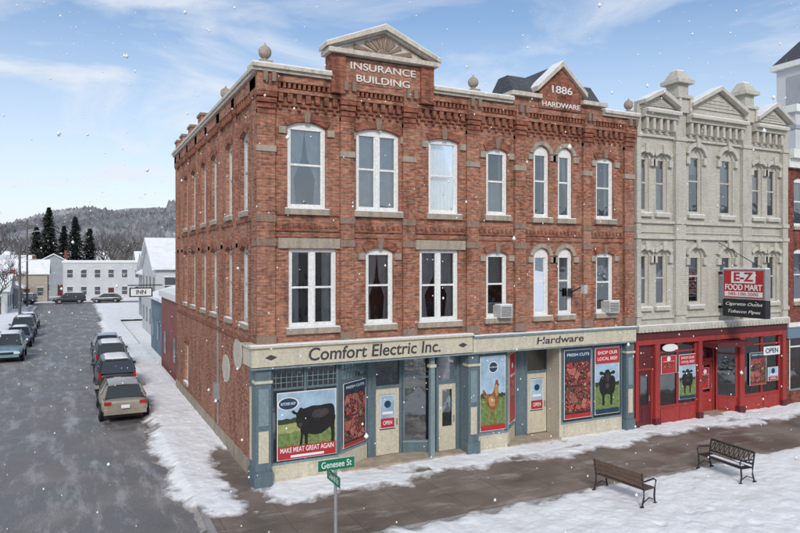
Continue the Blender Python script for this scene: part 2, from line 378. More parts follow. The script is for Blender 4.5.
SIDE=lambda p:(p[1],p[0],p[2])
ID=lambda p:(p[0],p[1],p[2])

# ------------------------------------------------------------------ main brick commercial block
g=G('brick_commercial_block')
W=14.35; D=16.6
F3=[(.80,1.98,7.95,10.5,.16),(2.96,4.42,7.95,10.5,.16),(5.48,6.60,7.95,10.4,.10),(7.70,8.56,7.97,10.25,.12),(9.68,10.36,7.95,10.5,.30),(10.76,11.42,7.95,10.5,.30),(12.55,13.40,7.97,10.28,.12)]
F2=[(.84,2.32,4.47,6.78,0),(3.28,4.22,4.47,6.83,.14),(5.15,6.60,4.47,6.78,0),(7.70,8.56,4.5,6.75,.1),(9.68,10.36,4.5,6.9,.30),(10.76,11.42,4.5,6.9,.30),(12.55,13.40,4.5,6.75,.1)]
wall(g,'brick',0,W,4.0,11.95,F3+F2)
curs3=['swag','full','full','low','sides','swag','sides']; curs2=['sides','swag','swag','half','half','sides','half']
for i,o in enumerate(F3): window(g,*o[:4],rise=o[4],pair=(i==1),cur=curs3[i])
for i,o in enumerate(F2): window(g,*o[:4],rise=o[4],pair=(i in (0,2)),cur=curs2[i])
for o in F3+F2:
    u0,u1,z0,z1,r_=o
    g.box('window_sill','stone',u0-.1,u1+.1,-.12,.07,z0-.17,z0)
    g.box('sill_snow','snow',u0-.08,u1+.08,-.11,.05,z0,z0+.025)
    if r_>0: hood(g,'brick_trim' if r_<.2 else 'stone',u0-.02,u1+.02,z1+.01,max(r_,.1),.24 if r_<.2 else .14,-.05,.0)
for a,b in ((.52,2.66),(4.98,6.84)):
    g.box('stone_lintel','stone',a,b,-.07,.0,6.80,7.10)
for o in F3[:3]+[F2[1]]+[F3[3],F3[6],F2[3],F2[6]]:
    um=(o[0]+o[1])/2; g.prism('keystone','brownstone',[(um-.07,o[3]-.02),(um+.07,o[3]-.02),(um+.11,o[3]+.3),(um-.11,o[3]+.3)],-.09,-.052)
for fl in (F3,F2):
    for o in fl:
        if o[4]==0: continue
        for q in (o[0]-.26,o[1]+.04): g.box('impost','stone',q,q+.22,-.065,0,o[3]-o[4]-.22,o[3]-o[4]-.02)
PIL=[(0,.42),(2.42,2.86),(4.52,4.94),(6.88,7.34),(8.82,9.26),(11.86,12.24),(13.88,W)]
for i,(a,b) in enumerate(PIL):
    x0=a if i else -.1
    g.box('pilaster','brick',x0,b,-.10,.0,4.3,11.22)
    g.box('pilaster_base','brownstone',x0-.02,b+.02,-.16,.0,4.02,4.30)
    g.box('pilaster_band','brownstone',x0-.015,b+.015,-.13,.0,6.86,7.06)
    g.box('pilaster_band','brownstone',x0-.015,b+.015,-.125,.0,7.55,7.75)
    g.box('pilaster_band','stone',x0-.02,b+.02,-.135,.0,9.55,9.72)
    for k in range(4): g.box('pilaster_corbel','brick_trim',x0-.01*k,b+.01*k,-.12-.035*k,0,10.62+.16*k,10.75+.16*k) 
    g.box('pilaster_cap','brick',x0-.03,b+.03,-.24,.0,11.24,11.76)
for i in range(len(PIL)-1):
    a,b=PIL[i][1]+.03,PIL[i+1][0]-.03
    for z0,z1,pv,mt in ((7.76,7.80,.05,'brick_trim'),(7.30,7.38,.05,'brick_trim'),(7.12,7.16,.04,'brick_trim')):
        g.box('string_course',mt,a,b,-pv,0,z0,z1)
    n=int((b-a)/.16)
    for k in range(n):
        u=a+(b-a)*(k+.25)/n; g.box('dogtooth','brick_trim',u,u+.08,-.045,0,7.40,7.50)
    g.box('corbel_band','brick_trim',a,b,-.06,0,10.92,11.0)
    n=int((b-a)/.26)
    for k in range(n):
        u=a+(b-a)*(k+.2)/n; g.box('corbel','brick_trim',u,u+.14,-.13,0,11.02,11.26); g.box('corbel','brick_trim',u+.03,u+.11,-.08,0,10.8,10.915)
    g.box('corbel_band','brick',a,b,-.15,0,11.27,11.38)
    n=int((b-a)/.14)
    for k in range(n):
        u=a+(b-a)*(k+.25)/n; g.box('dentil','brick_trim',u,u+.07,-.18,0,11.40,11.54)
    g.box('corbel_band','brick',a,b,-.20,0,11.56,11.76)
def cornice(a,b):
    g.box('cornice','cornice_paint',a,b,-.30,.25,11.78,11.86); g.box('cornice','cornice_paint',a,b,-.38,.25,11.865,11.97)
    g.box('cornice_snow','snow',a+.01,b-.01,-.36,.2,11.972,12.01)
cornice(-.3,2.05); cornice(5.5,8.6); cornice(12.66,W+.1)
for a,b in PIL:
    for q in (a+.02,b-.16): g.box('cornice_bracket','brownstone',q,q+.12,-.36,-.245,11.5,11.775)
g.box('parapet','brick',2.1,5.45,-.22,.2,11.765,12.52)
g.box('parapet_pier','brick_trim',2.05,2.5,-.32,.22,11.4,12.56); g.box('parapet_pier','brick_trim',5.05,5.5,-.32,.22,11.4,12.56)
g.box('pediment_base','cornice_paint',1.92,5.62,-.46,.25,12.565,12.70)
g.prism('pediment_panel','cornice_paint',[(2.12,12.70),(5.42,12.70),(3.77,13.42)],-.20,.2)
for sg in (-1,1):
    c=3.77; e=c+sg*1.92
    g.prism('pediment_rake','cornice_paint',[(e,12.705),(e,12.83),(c,13.62),(c,13.46)],-.46,.25)
    g.prism('pediment_rake','cornice_paint',[(e-sg*.12,12.702),(e-sg*.12,12.76),(c,13.52),(c,13.40)],-.36,-.21)
    g.prism('pediment_snow','snow',[(e,12.832),(e,12.855),(c,13.65),(c,13.622)],-.44,.25)
for k in range(9):
    a=math.pi*(k+.5)/9; r0=.22
    d=(math.cos(a),math.sin(a)); t=.045
    r1=min(1.4,(0.60)/(max(.05,math.sin(a))+abs(math.cos(a))*.44))
    p0=(3.77+d[0]*r0,12.72+d[1]*r0);p1=(3.77+d[0]*r1,12.72+d[1]*r1)
    nx,nz=-d[1]*t,d[0]*t
    g.prism('sunburst_ray','brownstone',[(p0[0]-nx*.5,p0[1]-nz*.5),(p0[0]+nx*.5,p0[1]+nz*.5),(p1[0]+nx*1.6,p1[1]+nz*1.6),(p1[0]-nx*1.6,p1[1]-nz*1.6)],-.24,-.202)
pts=[(3.77+.19*math.cos(math.pi*i/10),12.705+.19*math.sin(math.pi*i/10)) for i in range(11)]
g.prism('sunburst_hub','brownstone',pts,-.25,-.203)
g.text('insurance_lettering','lettering_white','INSURANCE',(3.77,-.235,12.28),2.2,.21,bold=.005,ext=.02)
g.text('building_lettering','lettering_white','BUILDING',(3.77,-.235,11.92),1.8,.21,bold=.005,ext=.02)
g.box('parapet','brick',8.66,12.6,-.22,.2,11.765,12.05)
g.box('gable_cornice','cornice_paint',8.5,9.75,-.40,.25,12.06,12.20); g.box('gable_cornice','cornice_paint',11.6,12.76,-.40,.25,12.06,12.20)
for a,b in ((8.7,9.9),(11.45,12.6)):
    g.add('mansard','slate',[(a,-.2,12.202),(b,-.2,12.202),(b,.35,12.92),(a+.12,.35,12.92),(a,1.4,12.2),(b,1.4,12.2),(b,.9,12.92),(a+.12,.9,12.92)],[(0,1,2,3),(3,2,6,7),(4,7,6,5),(0,3,7,4),(1,5,6,2)])
g.add('mansard_roof','slate',[(9.5,.1,12.3),(11.9,.1,12.3),(10.68,.1,13.42),(9.5,2.2,12.3),(11.9,2.2,12.3),(10.68,2.2,13.42)],[(0,1,2),(3,5,4),(0,2,5,3),(1,4,5,2)])
g.prism('gable_brick','brick_trim',[(9.72,11.77),(11.64,11.77),(11.64,12.5),(10.68,13.25),(9.72,12.5)],-.26,.08)
for sg in (-1,1):
    c=10.68; e=c+sg*1.12
    g.prism('gable_rake','cornice_paint',[(e,12.30),(e,12.46),(c,13.46),(c,13.28)],-.40,.2)
    g.prism('gable_snow','snow',[(e,12.462),(e,12.485),(c,13.49),(c,13.462)],-.38,.2)
g.text('date_lettering','lettering_white','1886',(10.68,-.27,12.45),.9,.26,bold=.005,ext=.02)
g.text('hardware_lettering','lettering_white','HARDWARE',(10.68,-.27,11.91),1.7,.18,bold=.005,ext=.02)
g.box('roof_cap','slate',11.7,12.5,.2,1.2,12.3,12.78)
def finial(g,x,y,z,s=1):
    g.box('finial_base','stone',x-.2*s,x+.2*s,y-.2*s,y+.2*s,z,z+.14*s)
    pr=[(.10*s,.14*s),(.08*s,.22*s)]+[(.21*s*math.sin(t),(.42-.21*math.cos(t))*s) for t in [.45,.8,1.2,1.6,2.0,2.4,2.8]]+[(.03*s,.66*s),(.02*s,.72*s)]
    g.lathe('finial_ball','stone',(x,y,z),pr,12)
finial(g,.12,-.1,11.97,.9); finial(g,7.1,-.12,11.98,.85); finial(g,14.05,-.12,11.98,.85)
# side wall
g.M=SIDE
sw=[1.9,4.1,6.75,8.9,11.4,13.5]
S3=[(c-.45,c+.45,7.95,10.42,.14) for c in sw]; S2=[(c-.45,c+.45,4.5,6.9,.14) for c in sw]
S1=[(12.9,13.9,.8,2.7,.14)]
wall(g,'brick',0,D,0.0,11.95,S3+S2+S1)
for o in S3+S2+S1:
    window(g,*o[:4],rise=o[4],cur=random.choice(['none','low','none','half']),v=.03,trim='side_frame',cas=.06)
    g.box('window_sill','stone',o[0]-.08,o[1]+.08,-.08,.10,o[2]-.15,o[2])
    g.box('sill_snow','snow',o[0]-.07,o[1]+.07,-.07,.08,o[2],o[2]+.02)
    hood(g,'brick_trim',o[0]-.02,o[1]+.02,o[3]+.01,.14,.24,-.04,0)
for a,b in ((.0,.7),(2.8,3.2),(5.2,5.7),(7.65,8.05),(9.9,10.4),(12.3,12.7),(14.6,15.0),(16.0,16.6)):
    g.box('side_pilaster','brick',a+.003,b,-.07,0,4.3,11.2); g.box('side_pilaster_cap','brick_trim',a+.003,b+.02,-.12,0,11.2,11.7)
    g.box('pilaster_band','brownstone',a+.003,b+.015,-.085,0,6.86,7.0)
g.box('side_foundation','stone',0.66,D,-.05,0,0,.45)
g.box('side_string','brick_trim',0,D,-.05,0,7.62,7.70); g.box('side_string','brick_trim',0,D,-.06,0,3.95,4.05)
n=60
for k in range(n):
    u=D*(k+.3)/n; g.box('side_corbel','brick_trim',u,u+.12,-.11,0,11.1,11.36)
g.box('side_corbel_band','brick',0,D,-.12,0,11.37,11.74)
g.box('side_cornice','cornice_paint',-.12,D+.1,-.20,.3,11.745,11.84); g.box('side_cornice','cornice_paint',-.16,D+.12,-.25,.3,11.845,11.95)
g.box('side_cornice_snow','snow',0,D+.1,-.23,.27,11.953,11.975)
def oval(c,z,a,b,part,mat,v):
    g.prism(part,mat,[(c+a*math.cos(t*math.pi/12),z+b*math.sin(t*math.pi/12)) for t in range(24)],v,-.002)
oval(2.75,3.45,.62,.50,'oval_wall_sign','cornice_paint',-.02); oval(4.55,2.72,.62,.48,'oval_wall_sign','cornice_paint',-.02)
g.box('conduit','galv',5.9,5.95,-.05,-.002,.5,6.0); g.box('meter_box','galv',5.75,6.1,-.16,-.002,1.4,2.0)
g.M=ID
finial(g,.05,4.9,11.95,.9)
for y in (9.6,12.2,14.6,16.3):
    g.box('roof_chimney','brick',-.05,.5,y-.4,y+.4,11.98,12.42); g.box('chimney_cap','brownstone',-.10,.56,y-.45,y+.45,12.42,12.52); g.box('chimney_snow','snow',-.08,.54,y-.43,y+.43,12.522,12.55)
g.poly('wall','brick',[(0,D,0),(W,D,0),(W,D,11.95),(0,D,11.95)]); g.poly('wall','brick',[(W,0,0),(W,D,0),(W,D,12.05),(W,0,12.05)])
g.box('roof','roof_tar',.05,W-.02,.1,D-.05,11.5,11.62); g.box('roof_snow','snow',.3,W-.3,.5,D-.3,11.62,11.7)
g.box('interior_core','interior',.9,W-.1,1.7,D-.9,0.05,11.4)
g.box('ceiling','interior',.02,W-.02,.02,1.7,3.75,3.95)
g.box('ceiling','interior',.29,W-.02,.29,1.7,7.2,7.35)
# sign band and storefront
g.box('sign_band','cream_paint',-.30,6.98,-.28,.0,3.44,3.98); g.box('sign_band','cream_paint',7.02,14.3,-.26,.0,3.42,3.90)
g.box('sign_band_cap','cream_paint',-.36,7.0,-.36,.0,3.982,4.04); g.box('sign_band_cap','teal_light',7.02,14.36,-.33,.0,3.902,3.96)
g.box('sign_band_snow','snow',-.34,6.98,-.34,-.05,4.042,4.07); g.box('sign_band_snow','snow',7.04,14.3,-.31,-.05,3.962,3.99)
g.box('sign_band','cream_paint',-.30,-.0,.0,.75,3.44,3.98); g.box('sign_band_cap','cream_paint',-.36,-.0,.0,.8,3.982,4.04)
g.box('sign_band_foot','teal_light',-.30,14.3,-.24,.0,3.36,3.415)
g.text('comfort_lettering','lettering_dark','Comfort Electric Inc.',(3.55,-.285,3.70),4.4,.38,bold=.014,shear=.1,ext=.004)
g.text('hardware_sign_lettering','lettering_dark','Hardware',(10.65,-.265,3.66),2.1,.25,bold=.014,shear=.1,ext=.004)
for u in (.25,6.6): g.prism('sign_scroll','lettering_dark',[(u,3.62),(u+.18,3.70),(u,3.78),(u-.18,3.70)],-.284,-.281)
g.poly('wall','brick',[(0,0.001,3.4),(W,0.001,3.4),(W,0.001,4.0),(0,0.001,4.0)])
def column(u0,u1,v0=-.12,mat='teal_paint',m2='cream_paint'):
    g.box('shop_pier',mat,u0,u1,v0,.25,.45,3.36); g.box('shop_pier_base',mat,u0-.04,u1+.04,v0-.04,.25,0,.45)
    g.box('shop_pier_panel',m2,u0+.08,u1-.08,v0-.02,v0-.001,.7,1.6); g.box('shop_pier_panel','teal_light',u0+.08,u1-.08,v0-.02,v0-.001,1.75,2.8)
    g.box('shop_pier_cap',m2,u0-.03,u1+.03,v0-.04,.2,2.95,3.03)
column(-.15,.30); column(6.92,7.32); column(13.95,14.33)
g.M=SIDE
g.box('shop_pier','teal_paint',.26,.6,-.15,.1,.45,3.36); g.box('shop_pier_base','teal_paint',.30,.64,-.19,.1,0,.45); g.box('shop_pier_panel','cream_paint',.34,.52,-.17,-.151,.7,2.8)
g.M=ID
def bay(p0,p1,panes,z_b,z_t,tran=True,bulk='cream_paint',fr='teal_paint',glass=True,zb0=.02):
    L=math.dist(p0,p1); d=((p1[0]-p0[0])/L,(p1[1]-p0[1])/L)
    P=lambda s:(p0[0]+d[0]*s,p0[1]+d[1]*s)
    g.seg('bulkhead',bulk,p0,p1,zb0,z_b-.06,.12,.02)
    g.seg('bulkhead_moulding','teal_light' if fr!='red_paint' else 'red_paint',p0,p1,z_b-.06,z_b,.16)
    for k in range(panes):
        a=L*k/panes+.08; b=L*(k+1)/panes-.08
        if z_b>.5: g.seg('bulkhead_panel',bulk,P(a+.04),P(b-.04),zb0+.1,z_b-.14,.02,-.002)
    for k in range(panes+1):
        s=min(max(L*k/panes,.035),L-.035); g.seg('shop_frame',fr,P(s-.035),P(s+.035),z_b,3.38,.1)
    g.seg('shop_frame',fr,P(.07),P(L-.07),z_t-.03,z_t+.03,.09,.004)
    g.seg('shop_frame',fr,P(.07),P(L-.07),3.3,3.38,.09,.004)
    q0,q1=P(.05),P(L-.05)
    n=(-d[1]*.06,d[0]*.06)
    if glass: g.poly('shop_glass','glass',[(q0[0]+n[0],q0[1]+n[1],z_b),(q1[0]+n[0],q1[1]+n[1],z_b),(q1[0]+n[0],q1[1]+n[1],3.3),(q0[0]+n[0],q0[1]+n[1],3.3)])
    if tran:
        m=int(L/.16)
        for k in range(1,m): g.seg('transom_lattice','teal_light',P(L*k/m-.008),P(L*k/m+.008),z_t+.03,3.3,.02,.03)
        for z in (z_t+.18,z_t+.33): g.seg('transom_lattice','teal_light',P(.07),P(L-.07),z-.008,z+.008,.015,.028)
def smoothpts(pts,k=4):
    n=len(pts); out=[]
    for i in range(n):
        p0,p1,p2,p3=pts[i-1],pts[i],pts[(i+1)%n],pts[(i+2)%n]
        for j in range(k):
            t=j/k
            out.append(tuple(.5*((2*p1[c])+(-p0[c]+p2[c])*t+(2*p0[c]-5*p1[c]+4*p2[c]-p3[c])*t*t+(-p0[c]+3*p1[c]-3*p2[c]+p3[c])*t**3) for c in (0,1)))
    return out
def poster(p0,p1,z0,z1,kind,off=-.02):
    L=math.dist(p0,p1); d=((p1[0]-p0[0])/L,(p1[1]-p0[1])/L); n=(-d[1],d[0]); Hh=z1-z0
    lay=[0]
    def P(pts,mat,sm=False):
        lay[0]+=1; o=off-.002*lay[0]
        if sm: pts=smoothpts(pts)
        g.poly('window_poster',mat,[(p0[0]+d[0]*L*s+n[0]*o,p0[1]+d[1]*L*s+n[1]*o,z0+Hh*t) for s,t in pts])
    def rect(a,b,c,e,mat): P([(a,c),(b,c),(b,e),(a,e)],mat)
    def circ(cx,cz,r,mat,sx=1): P([(cx+r/L*sx*math.cos(i*math.pi/10),cz+r/Hh*math.sin(i*math.pi/10)) for i in range(20)],mat)
    def T(txt,s,t,w,h,mat='sign_white'):
        o=off-.002*lay[0]-.004
        g.text('poster_lettering',mat,txt,(p0[0]+d[0]*L*s+n[0]*o,p0[1]+d[1]*L*s+n[1]*o,z0+Hh*t),w*L,h*Hh,ang=math.atan2(d[1],d[0]),bold=.01,ext=.001)
    def hills(za,zb,mat,seed):
        rr=random.Random(seed); pts=[(.012,.05),(.988,.05)]+[(.988-.976*i/14,zb+rr.uniform(-.018,.02)) for i in range(15)]
        P(pts,mat)
    g.seg('poster_board','sign_white',p0,p1,z0,z1,.012,off)
    if kind=='cow':
        rect(.012,.988,.012,.988,'sky_print'); hills(.5,.60,'tree_print',3); hills(.4,.54,'field_print',4); hills(.3,.40,'grass_print',5)
        P([(.37,.20),(.39,.32),(.385,.42),(.37,.52),(.35,.60),(.37,.68),(.42,.73),(.50,.75),(.60,.77),(.70,.765),(.82,.775),(.92,.77),(.965,.71),(.975,.56),(.965,.42),(.96,.20),(.915,.20),(.91,.34),(.89,.42),(.84,.39),(.74,.34),(.62,.33),(.54,.35),(.51,.33),(.505,.20),(.46,.20),(.455,.32),(.43,.34),(.41,.20)],'cow_print',True)
        P([(.60,.68),(.72,.71),(.84,.71),(.86,.64),(.78,.59),(.66,.58),(.58,.61)],'cow_hi_print',True)
        P([(.33,.69),(.27,.725),(.24,.71),(.27,.67),(.31,.655),(.315,.57),(.33,.49),(.365,.455),(.415,.46),(.44,.53),(.455,.62),(.47,.66),(.52,.68),(.53,.71),(.47,.725),(.43,.74),(.38,.755)],'cow_print',True)
        P([(.345,.51),(.365,.475),(.405,.475),(.42,.51),(.385,.53)],'cow_hi_print',True)
        circ(.18,.83,.19,'sign_white',1.7); circ(.18,.83,.165,'navy_print',1.7); T('BUTCHER SHOP',.18,.83,.24,.04)
        rect(.012,.988,.012,.2,'red_print'); T('MAKE MEAT GREAT AGAIN',.5,.14,.9,.075); rect(.22,.78,.03,.065,'sign_white')
    elif kind=='meat':
        rect(.02,.98,.01,.99,'board_print')
        P([(.06,.12),(.5,.10),(.94,.13),(.95,.36),(.9,.47),(.5,.46),(.07,.45),(.05,.3)],'meat_photo',True)
        P([(.08,.50),(.55,.49),(.93,.51),(.95,.66),(.92,.80),(.5,.81),(.1,.80),(.05,.65)],'meat_photo',True)
        circ(.2,.47,.07,'tree_print',1.6); circ(.75,.48,.05,'hen_hi_print',1.4)
        rect(.02,.98,.86,.99,'navy_print'); T('FRESH CUTS',.5,.925,.8,.04)
        rect(.02,.98,.01,.07,'red_print')
    elif kind=='hen':
        rect(.02,.98,.01,.99,'sky_print'); hills(.4,.50,'tree_print',7); hills(.4,.44,'grass_print',8)
        P([(.36,.15),(.40,.16),(.41,.26),(.36,.30),(.26,.34),(.18,.42),(.10,.52),(.14,.56),(.24,.50),(.34,.49),(.46,.50),(.54,.56),(.57,.62),(.63,.65),(.70,.63),(.74,.60),(.70,.58),(.71,.50),(.72,.42),(.66,.33),(.56,.28),(.545,.16),(.60,.15),(.50,.14),(.50,.27),(.46,.27),(.455,.15),(.47,.14)],'hen_print',True)
        P([(.32,.44),(.46,.46),(.56,.42),(.54,.34),(.42,.33),(.33,.38)],'hen_hi_print',True); P([(.58,.60),(.66,.60),(.68,.50),(.62,.46),(.57,.52)],'hen_hi_print',True)
        P([(.59,.645),(.60,.68),(.63,.665),(.66,.69),(.68,.665),(.70,.64),(.64,.65)],'red_print')
        circ(.5,.85,.2,'sign_white'); circ(.5,.85,.17,'navy_print'); T('BUTCHER SHOP',.5,.85,.38,.02); rect(.02,.98,.01,.08,'red_print')
    elif kind=='bull':
        rect(.02,.98,.01,.99,'sky_print'); hills(.4,.48,'tree_print',9); hills(.4,.42,'grass_print',10)
        P([(.30,.14),(.28,.28),(.20,.34),(.17,.46),(.22,.54),(.30,.57),(.40,.56),(.60,.56),(.70,.57),(.79,.54),(.83,.44),(.78,.32),(.71,.28),(.69,.14),(.62,.14),(.60,.28),(.40,.28),(.38,.14)],'cow_print',True)
        P([(.38,.62),(.26,.645),(.18,.62),(.24,.59),(.35,.585),(.37,.50),(.40,.42),(.46,.37),(.54,.37),(.60,.42),(.63,.50),(.65,.585),(.76,.59),(.82,.62),(.74,.645),(.62,.62),(.56,.66),(.44,.66)],'cow_print',True)
        P([(.42,.43),(.46,.385),(.54,.385),(.58,.43),(.5,.46)],'cow_hi_print',True); P([(.44,.60),(.56,.60),(.55,.5),(.5,.48),(.45,.5)],'cow_hi_print',True)
        rect(.02,.98,.76,.99,'red_print'); T('SHOP OUR',.5,.92,.8,.05); T('LOCAL BEEF',.5,.83,.8,.05); rect(.02,.98,.01,.08,'navy_print')
    elif kind=='red':
        rect(.03,.97,.01,.99,'red_print'); circ(.5,.82,.1,'sign_white'); rect(.2,.8,.3,.6,'meat_photo'); T('MEATS',.5,.68,.7,.04)
    elif kind=='door':
        rect(.04,.96,.02,.98,'sky_print'); rect(.04,.96,.02,.3,'red_print'); rect(.15,.85,.42,.5,'sign_white'); circ(.5,.72,.12,'navy_print'); T('OPEN',.5,.16,.6,.12)
def door(p0,p1,z0,z1,mat='cream_paint',po=None):
    L=math.dist(p0,p1); d=((p1[0]-p0[0])/L,(p1[1]-p0[1])/L); P=lambda s:(p0[0]+d[0]*s,p0[1]+d[1]*s)
    jm='teal_paint' if mat=='cream_paint' else 'red_paint'
    g.seg('door_jamb',jm,P(-.09),P(0),z0,3.36,.14); g.seg('door_jamb',jm,P(L),P(L+.09),z0,3.36,.14)
    g.seg('door_jamb',jm,P(0),P(L),z1,z1+.1,.14,.002)
    g.poly('shop_glass','glass',[(p0[0],p0[1]+.07,z1+.1),(p1[0],p1[1]+.07,z1+.1),(p1[0],p1[1]+.07,3.36),(p0[0],p0[1]+.07,3.36)])
    g.seg('door_leaf',mat,P(0.01),P(.15),z0,z1-.01,.05,.03); g.seg('door_leaf',mat,P(L-.15),P(L-.01),z0,z1-.01,.05,.03)
    g.seg('door_leaf',mat,P(.15),P(L-.15),z0,z0+.8,.05,.032); g.seg('door_leaf',mat,P(.15),P(L-.15),z1-.2,z1-.01,.05,.032)
    g.seg('door_panel',mat,P(.22),P(L-.22),z0+.15,z0+.65,.02,.018)
    g.seg('door_glass','glass',P(.15),P(L-.15),z0+.8,z1-.2,.01,.055)
    g.seg('door_handle','metal',P(L-.12),P(L-.08),z0+.95,z0+1.15,.03,-.01)
    if po: poster(P(.16),P(L-.16),z0+.85,z1-.22,po,.025)
# shop A
bay((.32,.03),(2.40,.03),2,.60,2.72); poster((.50,.03),(2.32,.03),.66,2.62,'cow')
bay((2.45,.05),(3.72,.86),1,.66,2.78); poster((2.58,.13),(3.60,.78),.72,2.70,'meat')
g.seg('shop_wall','teal_paint',(3.74,.88),(3.93,.88),.1,3.36,.1)
door((4.02,.88),(4.88,.88),.12,2.28,po='door')
bay((4.99,.88),(5.98,.45),1,.5,2.6,bulk='teal_paint')
door((6.10,.42),(6.78,.42),.12,2.35,mat='cream_paint')
g.seg('shop_wall','teal_paint',(6.875,.43),(7.4,.43),.1,3.36,.1); g.box('shop_wall','teal_paint',6.90,6.96,.255,.42,.1,3.36)
g.box('porch_floor','tan_floor',2.5,6.9,-.02,.9,0.01,.11)
g.box('porch_column','teal_light',5.55,5.70,-.02,.12,.11,3.36); g.box('porch_column_cap','cream_paint',5.51,5.74,-.05,.15,3.0,3.1)
g.box('porch_soffit','cream_paint',2.4,14.0,.0,1.0,3.385,3.42)
# shop B
bay((7.36,.03),(8.60,.03),1,.62,3.25,tran=False); poster((7.46,.03),(8.50,.03),.70,3.22,'hen')
bay((8.62,.05),(9.55,.88),1,.66,3.25,tran=False,fr='cream_paint'); poster((8.72,.14),(9.45,.79),.78,3.2,'red')
g.seg('shop_wall','teal_paint',(9.57,.9),(10.0,.9),.1,3.36,.1)
door((10.10,.9),(11.0,.9),.12,2.32,po='door')
g.seg('shop_wall','cream_paint',(11.10,.9),(10.98,.05),.05,3.36,-.1)
bay((10.95,.03),(13.88,.03),2,.62,3.25,tran=False); poster((11.05,.03),(12.34,.03),.72,3.22,'meat'); poster((12.50,.03),(13.72,.03),.74,3.22,'bull')
g.box('porch_floor','tan_floor',8.65,10.93,.0,.9,0.01,.11)
for u,z in ((8.05,4.52),(12.9,4.52)):
    g.box('air_conditioner','plastic_grey',u,u+.5,-.32,.12,z,z+.42)
    for k in range(6): g.box('ac_grille','black_paint',u+.05,u+.45,-.325,-.321,z+.06+k*.055,z+.08+k*.055)
    g.box('ac_snow','snow',u,u+.5,-.31,.0,z+.422,z+.46)
g.tube('sign_bracket','black_iron',[(11.3,-.02,5.3),(11.27,-.4,5.42),(11.24,-.8,5.6)],.025)
g.box('sign_bracket_plate','black_iron',11.2,11.4,-.04,-.0,5.15,5.45)
g.box('bracket_lamp','plastic_grey',11.16,11.32,-.90,-.74,5.30,5.60)
g.done(smooth=('finial_ball','curtain'))

# ------------------------------------------------------------------ beige painted block
g=G('painted_brick_block')
A,Bx=14.45,23.55
b3=[(14.72,15.24,8.3,10.6,.16),(15.62,16.22,8.3,10.6,.16),(17.45,18.2,8.3,11.0,.34),(19.3,20.1,8.3,11.0,.34),(21.35,22.0,8.3,10.6,.16),(22.35,23.0,8.3,10.6,.16)]
b2=[(14.72,15.24,4.65,6.85,.16),(15.62,16.22,4.65,6.85,.16),(17.45,18.2,4.65,6.95,.34),(19.3,20.1,4.65,6.95,.34),(21.35,22.0,4.65,6.85,.16),(22.35,23.0,4.65,6.85,.16)]
wall(g,'brick_painted',A,Bx,3.85,12.0,b3+b2)
for o in b3+b2:
    window(g,*o[:4],rise=o[4],trim='grey_trim',cur=random.choice(['half','half','none','low']),cas=.06)
    g.box('window_sill','grey_trim',o[0]-.1,o[1]+.1,-.13,.07,o[2]-.14,o[2]); g.box('sill_snow','snow',o[0]-.08,o[1]+.08,-.12,.05,o[2],o[2]+.03)
    hood(g,'grey_trim',o[0]-.1,o[1]+.1,o[3]+.06,max(o[4],.16),.17,-.14,0)
    um=(o[0]+o[1])/2; g.prism('keystone','grey_trim',[(um-.07,o[3]),(um+.07,o[3]),(um+.11,o[3]+.36),(um-.11,o[3]+.36)],-.2,-.142)
    for q in (o[0]-.24,o[1]+.02): g.box('hood_foot','grey_trim',q,q+.2,-.12,0,o[3]-o[4]-.32,o[3]-o[4]-.05)
bp=[(14.45,14.66),(16.55,17.1),(20.55,21.1),(23.2,23.55)]
for a,b in bp:
    g.box('pilaster','brick_painted',a,b,-.16,0,3.9,12.4)
    for z in (4.3,7.3,7.9,11.2): g.box('pilaster_band','grey_trim',a-.03,b+.03,-.21,0,z,z+.16)
for i in range(3):
    a,b=bp[i][1]+.03,bp[i+1][0]-.03
    for z0,z1,pv in ((7.30,7.42,.12),(7.9,8.0,.1),(7.55,7.6,.05),(11.25,11.35,.1),(4.2,4.32,.1)): g.box('string_course','grey_trim',a,b,-pv,0,z0,z1)
    g.box('cornice','grey_trim',a,b,-.35,.1,11.95,12.1); g.box('cornice','grey_trim',a,b,-.5,.1,12.103,12.22); g.box('cornice_snow','snow',a,b,-.48,.1,12.222,12.25)
    n=max(4,int((b-a)/.34))
    for k in range(n):
        u=a+(b-a)*(k+.3)/n; g.box('cornice_bracket','grey_trim',u,u+.13,-.3,0,11.5,11.948)
        g.box('frieze_panel','grey_trim',u-.08,u+.2,-.04,0,11.38,11.46)
def ped(a,b,zb,rise):
    c=(a+b)/2
    g.prism('pediment','grey_trim',[(a+.1,zb),(b-.1,zb),(c,zb+rise-.1)],-.25,.1)
    for k in range(1,4):
        f=k/5; z=zb+f*(rise-.15); g.prism('pediment_shingle','brick_painted',[(a+.25+(c-a)*f,z-.02),(b-.25-(b-c)*f,z-.02),(b-.27-(b-c)*f,z+.03),(a+.27+(c-a)*f,z+.03)],-.28,-.252)
    for e in (a,b):
        g.prism('pediment_rake','grey_trim',[(e,zb),(e,zb+.14),(c,zb+rise+.12),(c,zb+rise-.04)],-.5,.1)
        g.prism('pediment_snow','snow',[(e,zb+.142),(e,zb+.17),(c,zb+rise+.15),(c,zb+rise+.122)],-.48,.1)
g.box('attic','brick_painted',17.1,20.55,-.2,.15,12.255,12.55); g.box('attic','brick_painted',14.6,16.55,-.2,.15,12.255,12.4); g.box('attic','brick_painted',21.1,23.4,-.2,.15,12.255,12.4)
ped(17.15,20.5,12.56,.85); ped(14.55,16.5,12.41,.5); ped(21.15,23.5,12.41,.7)
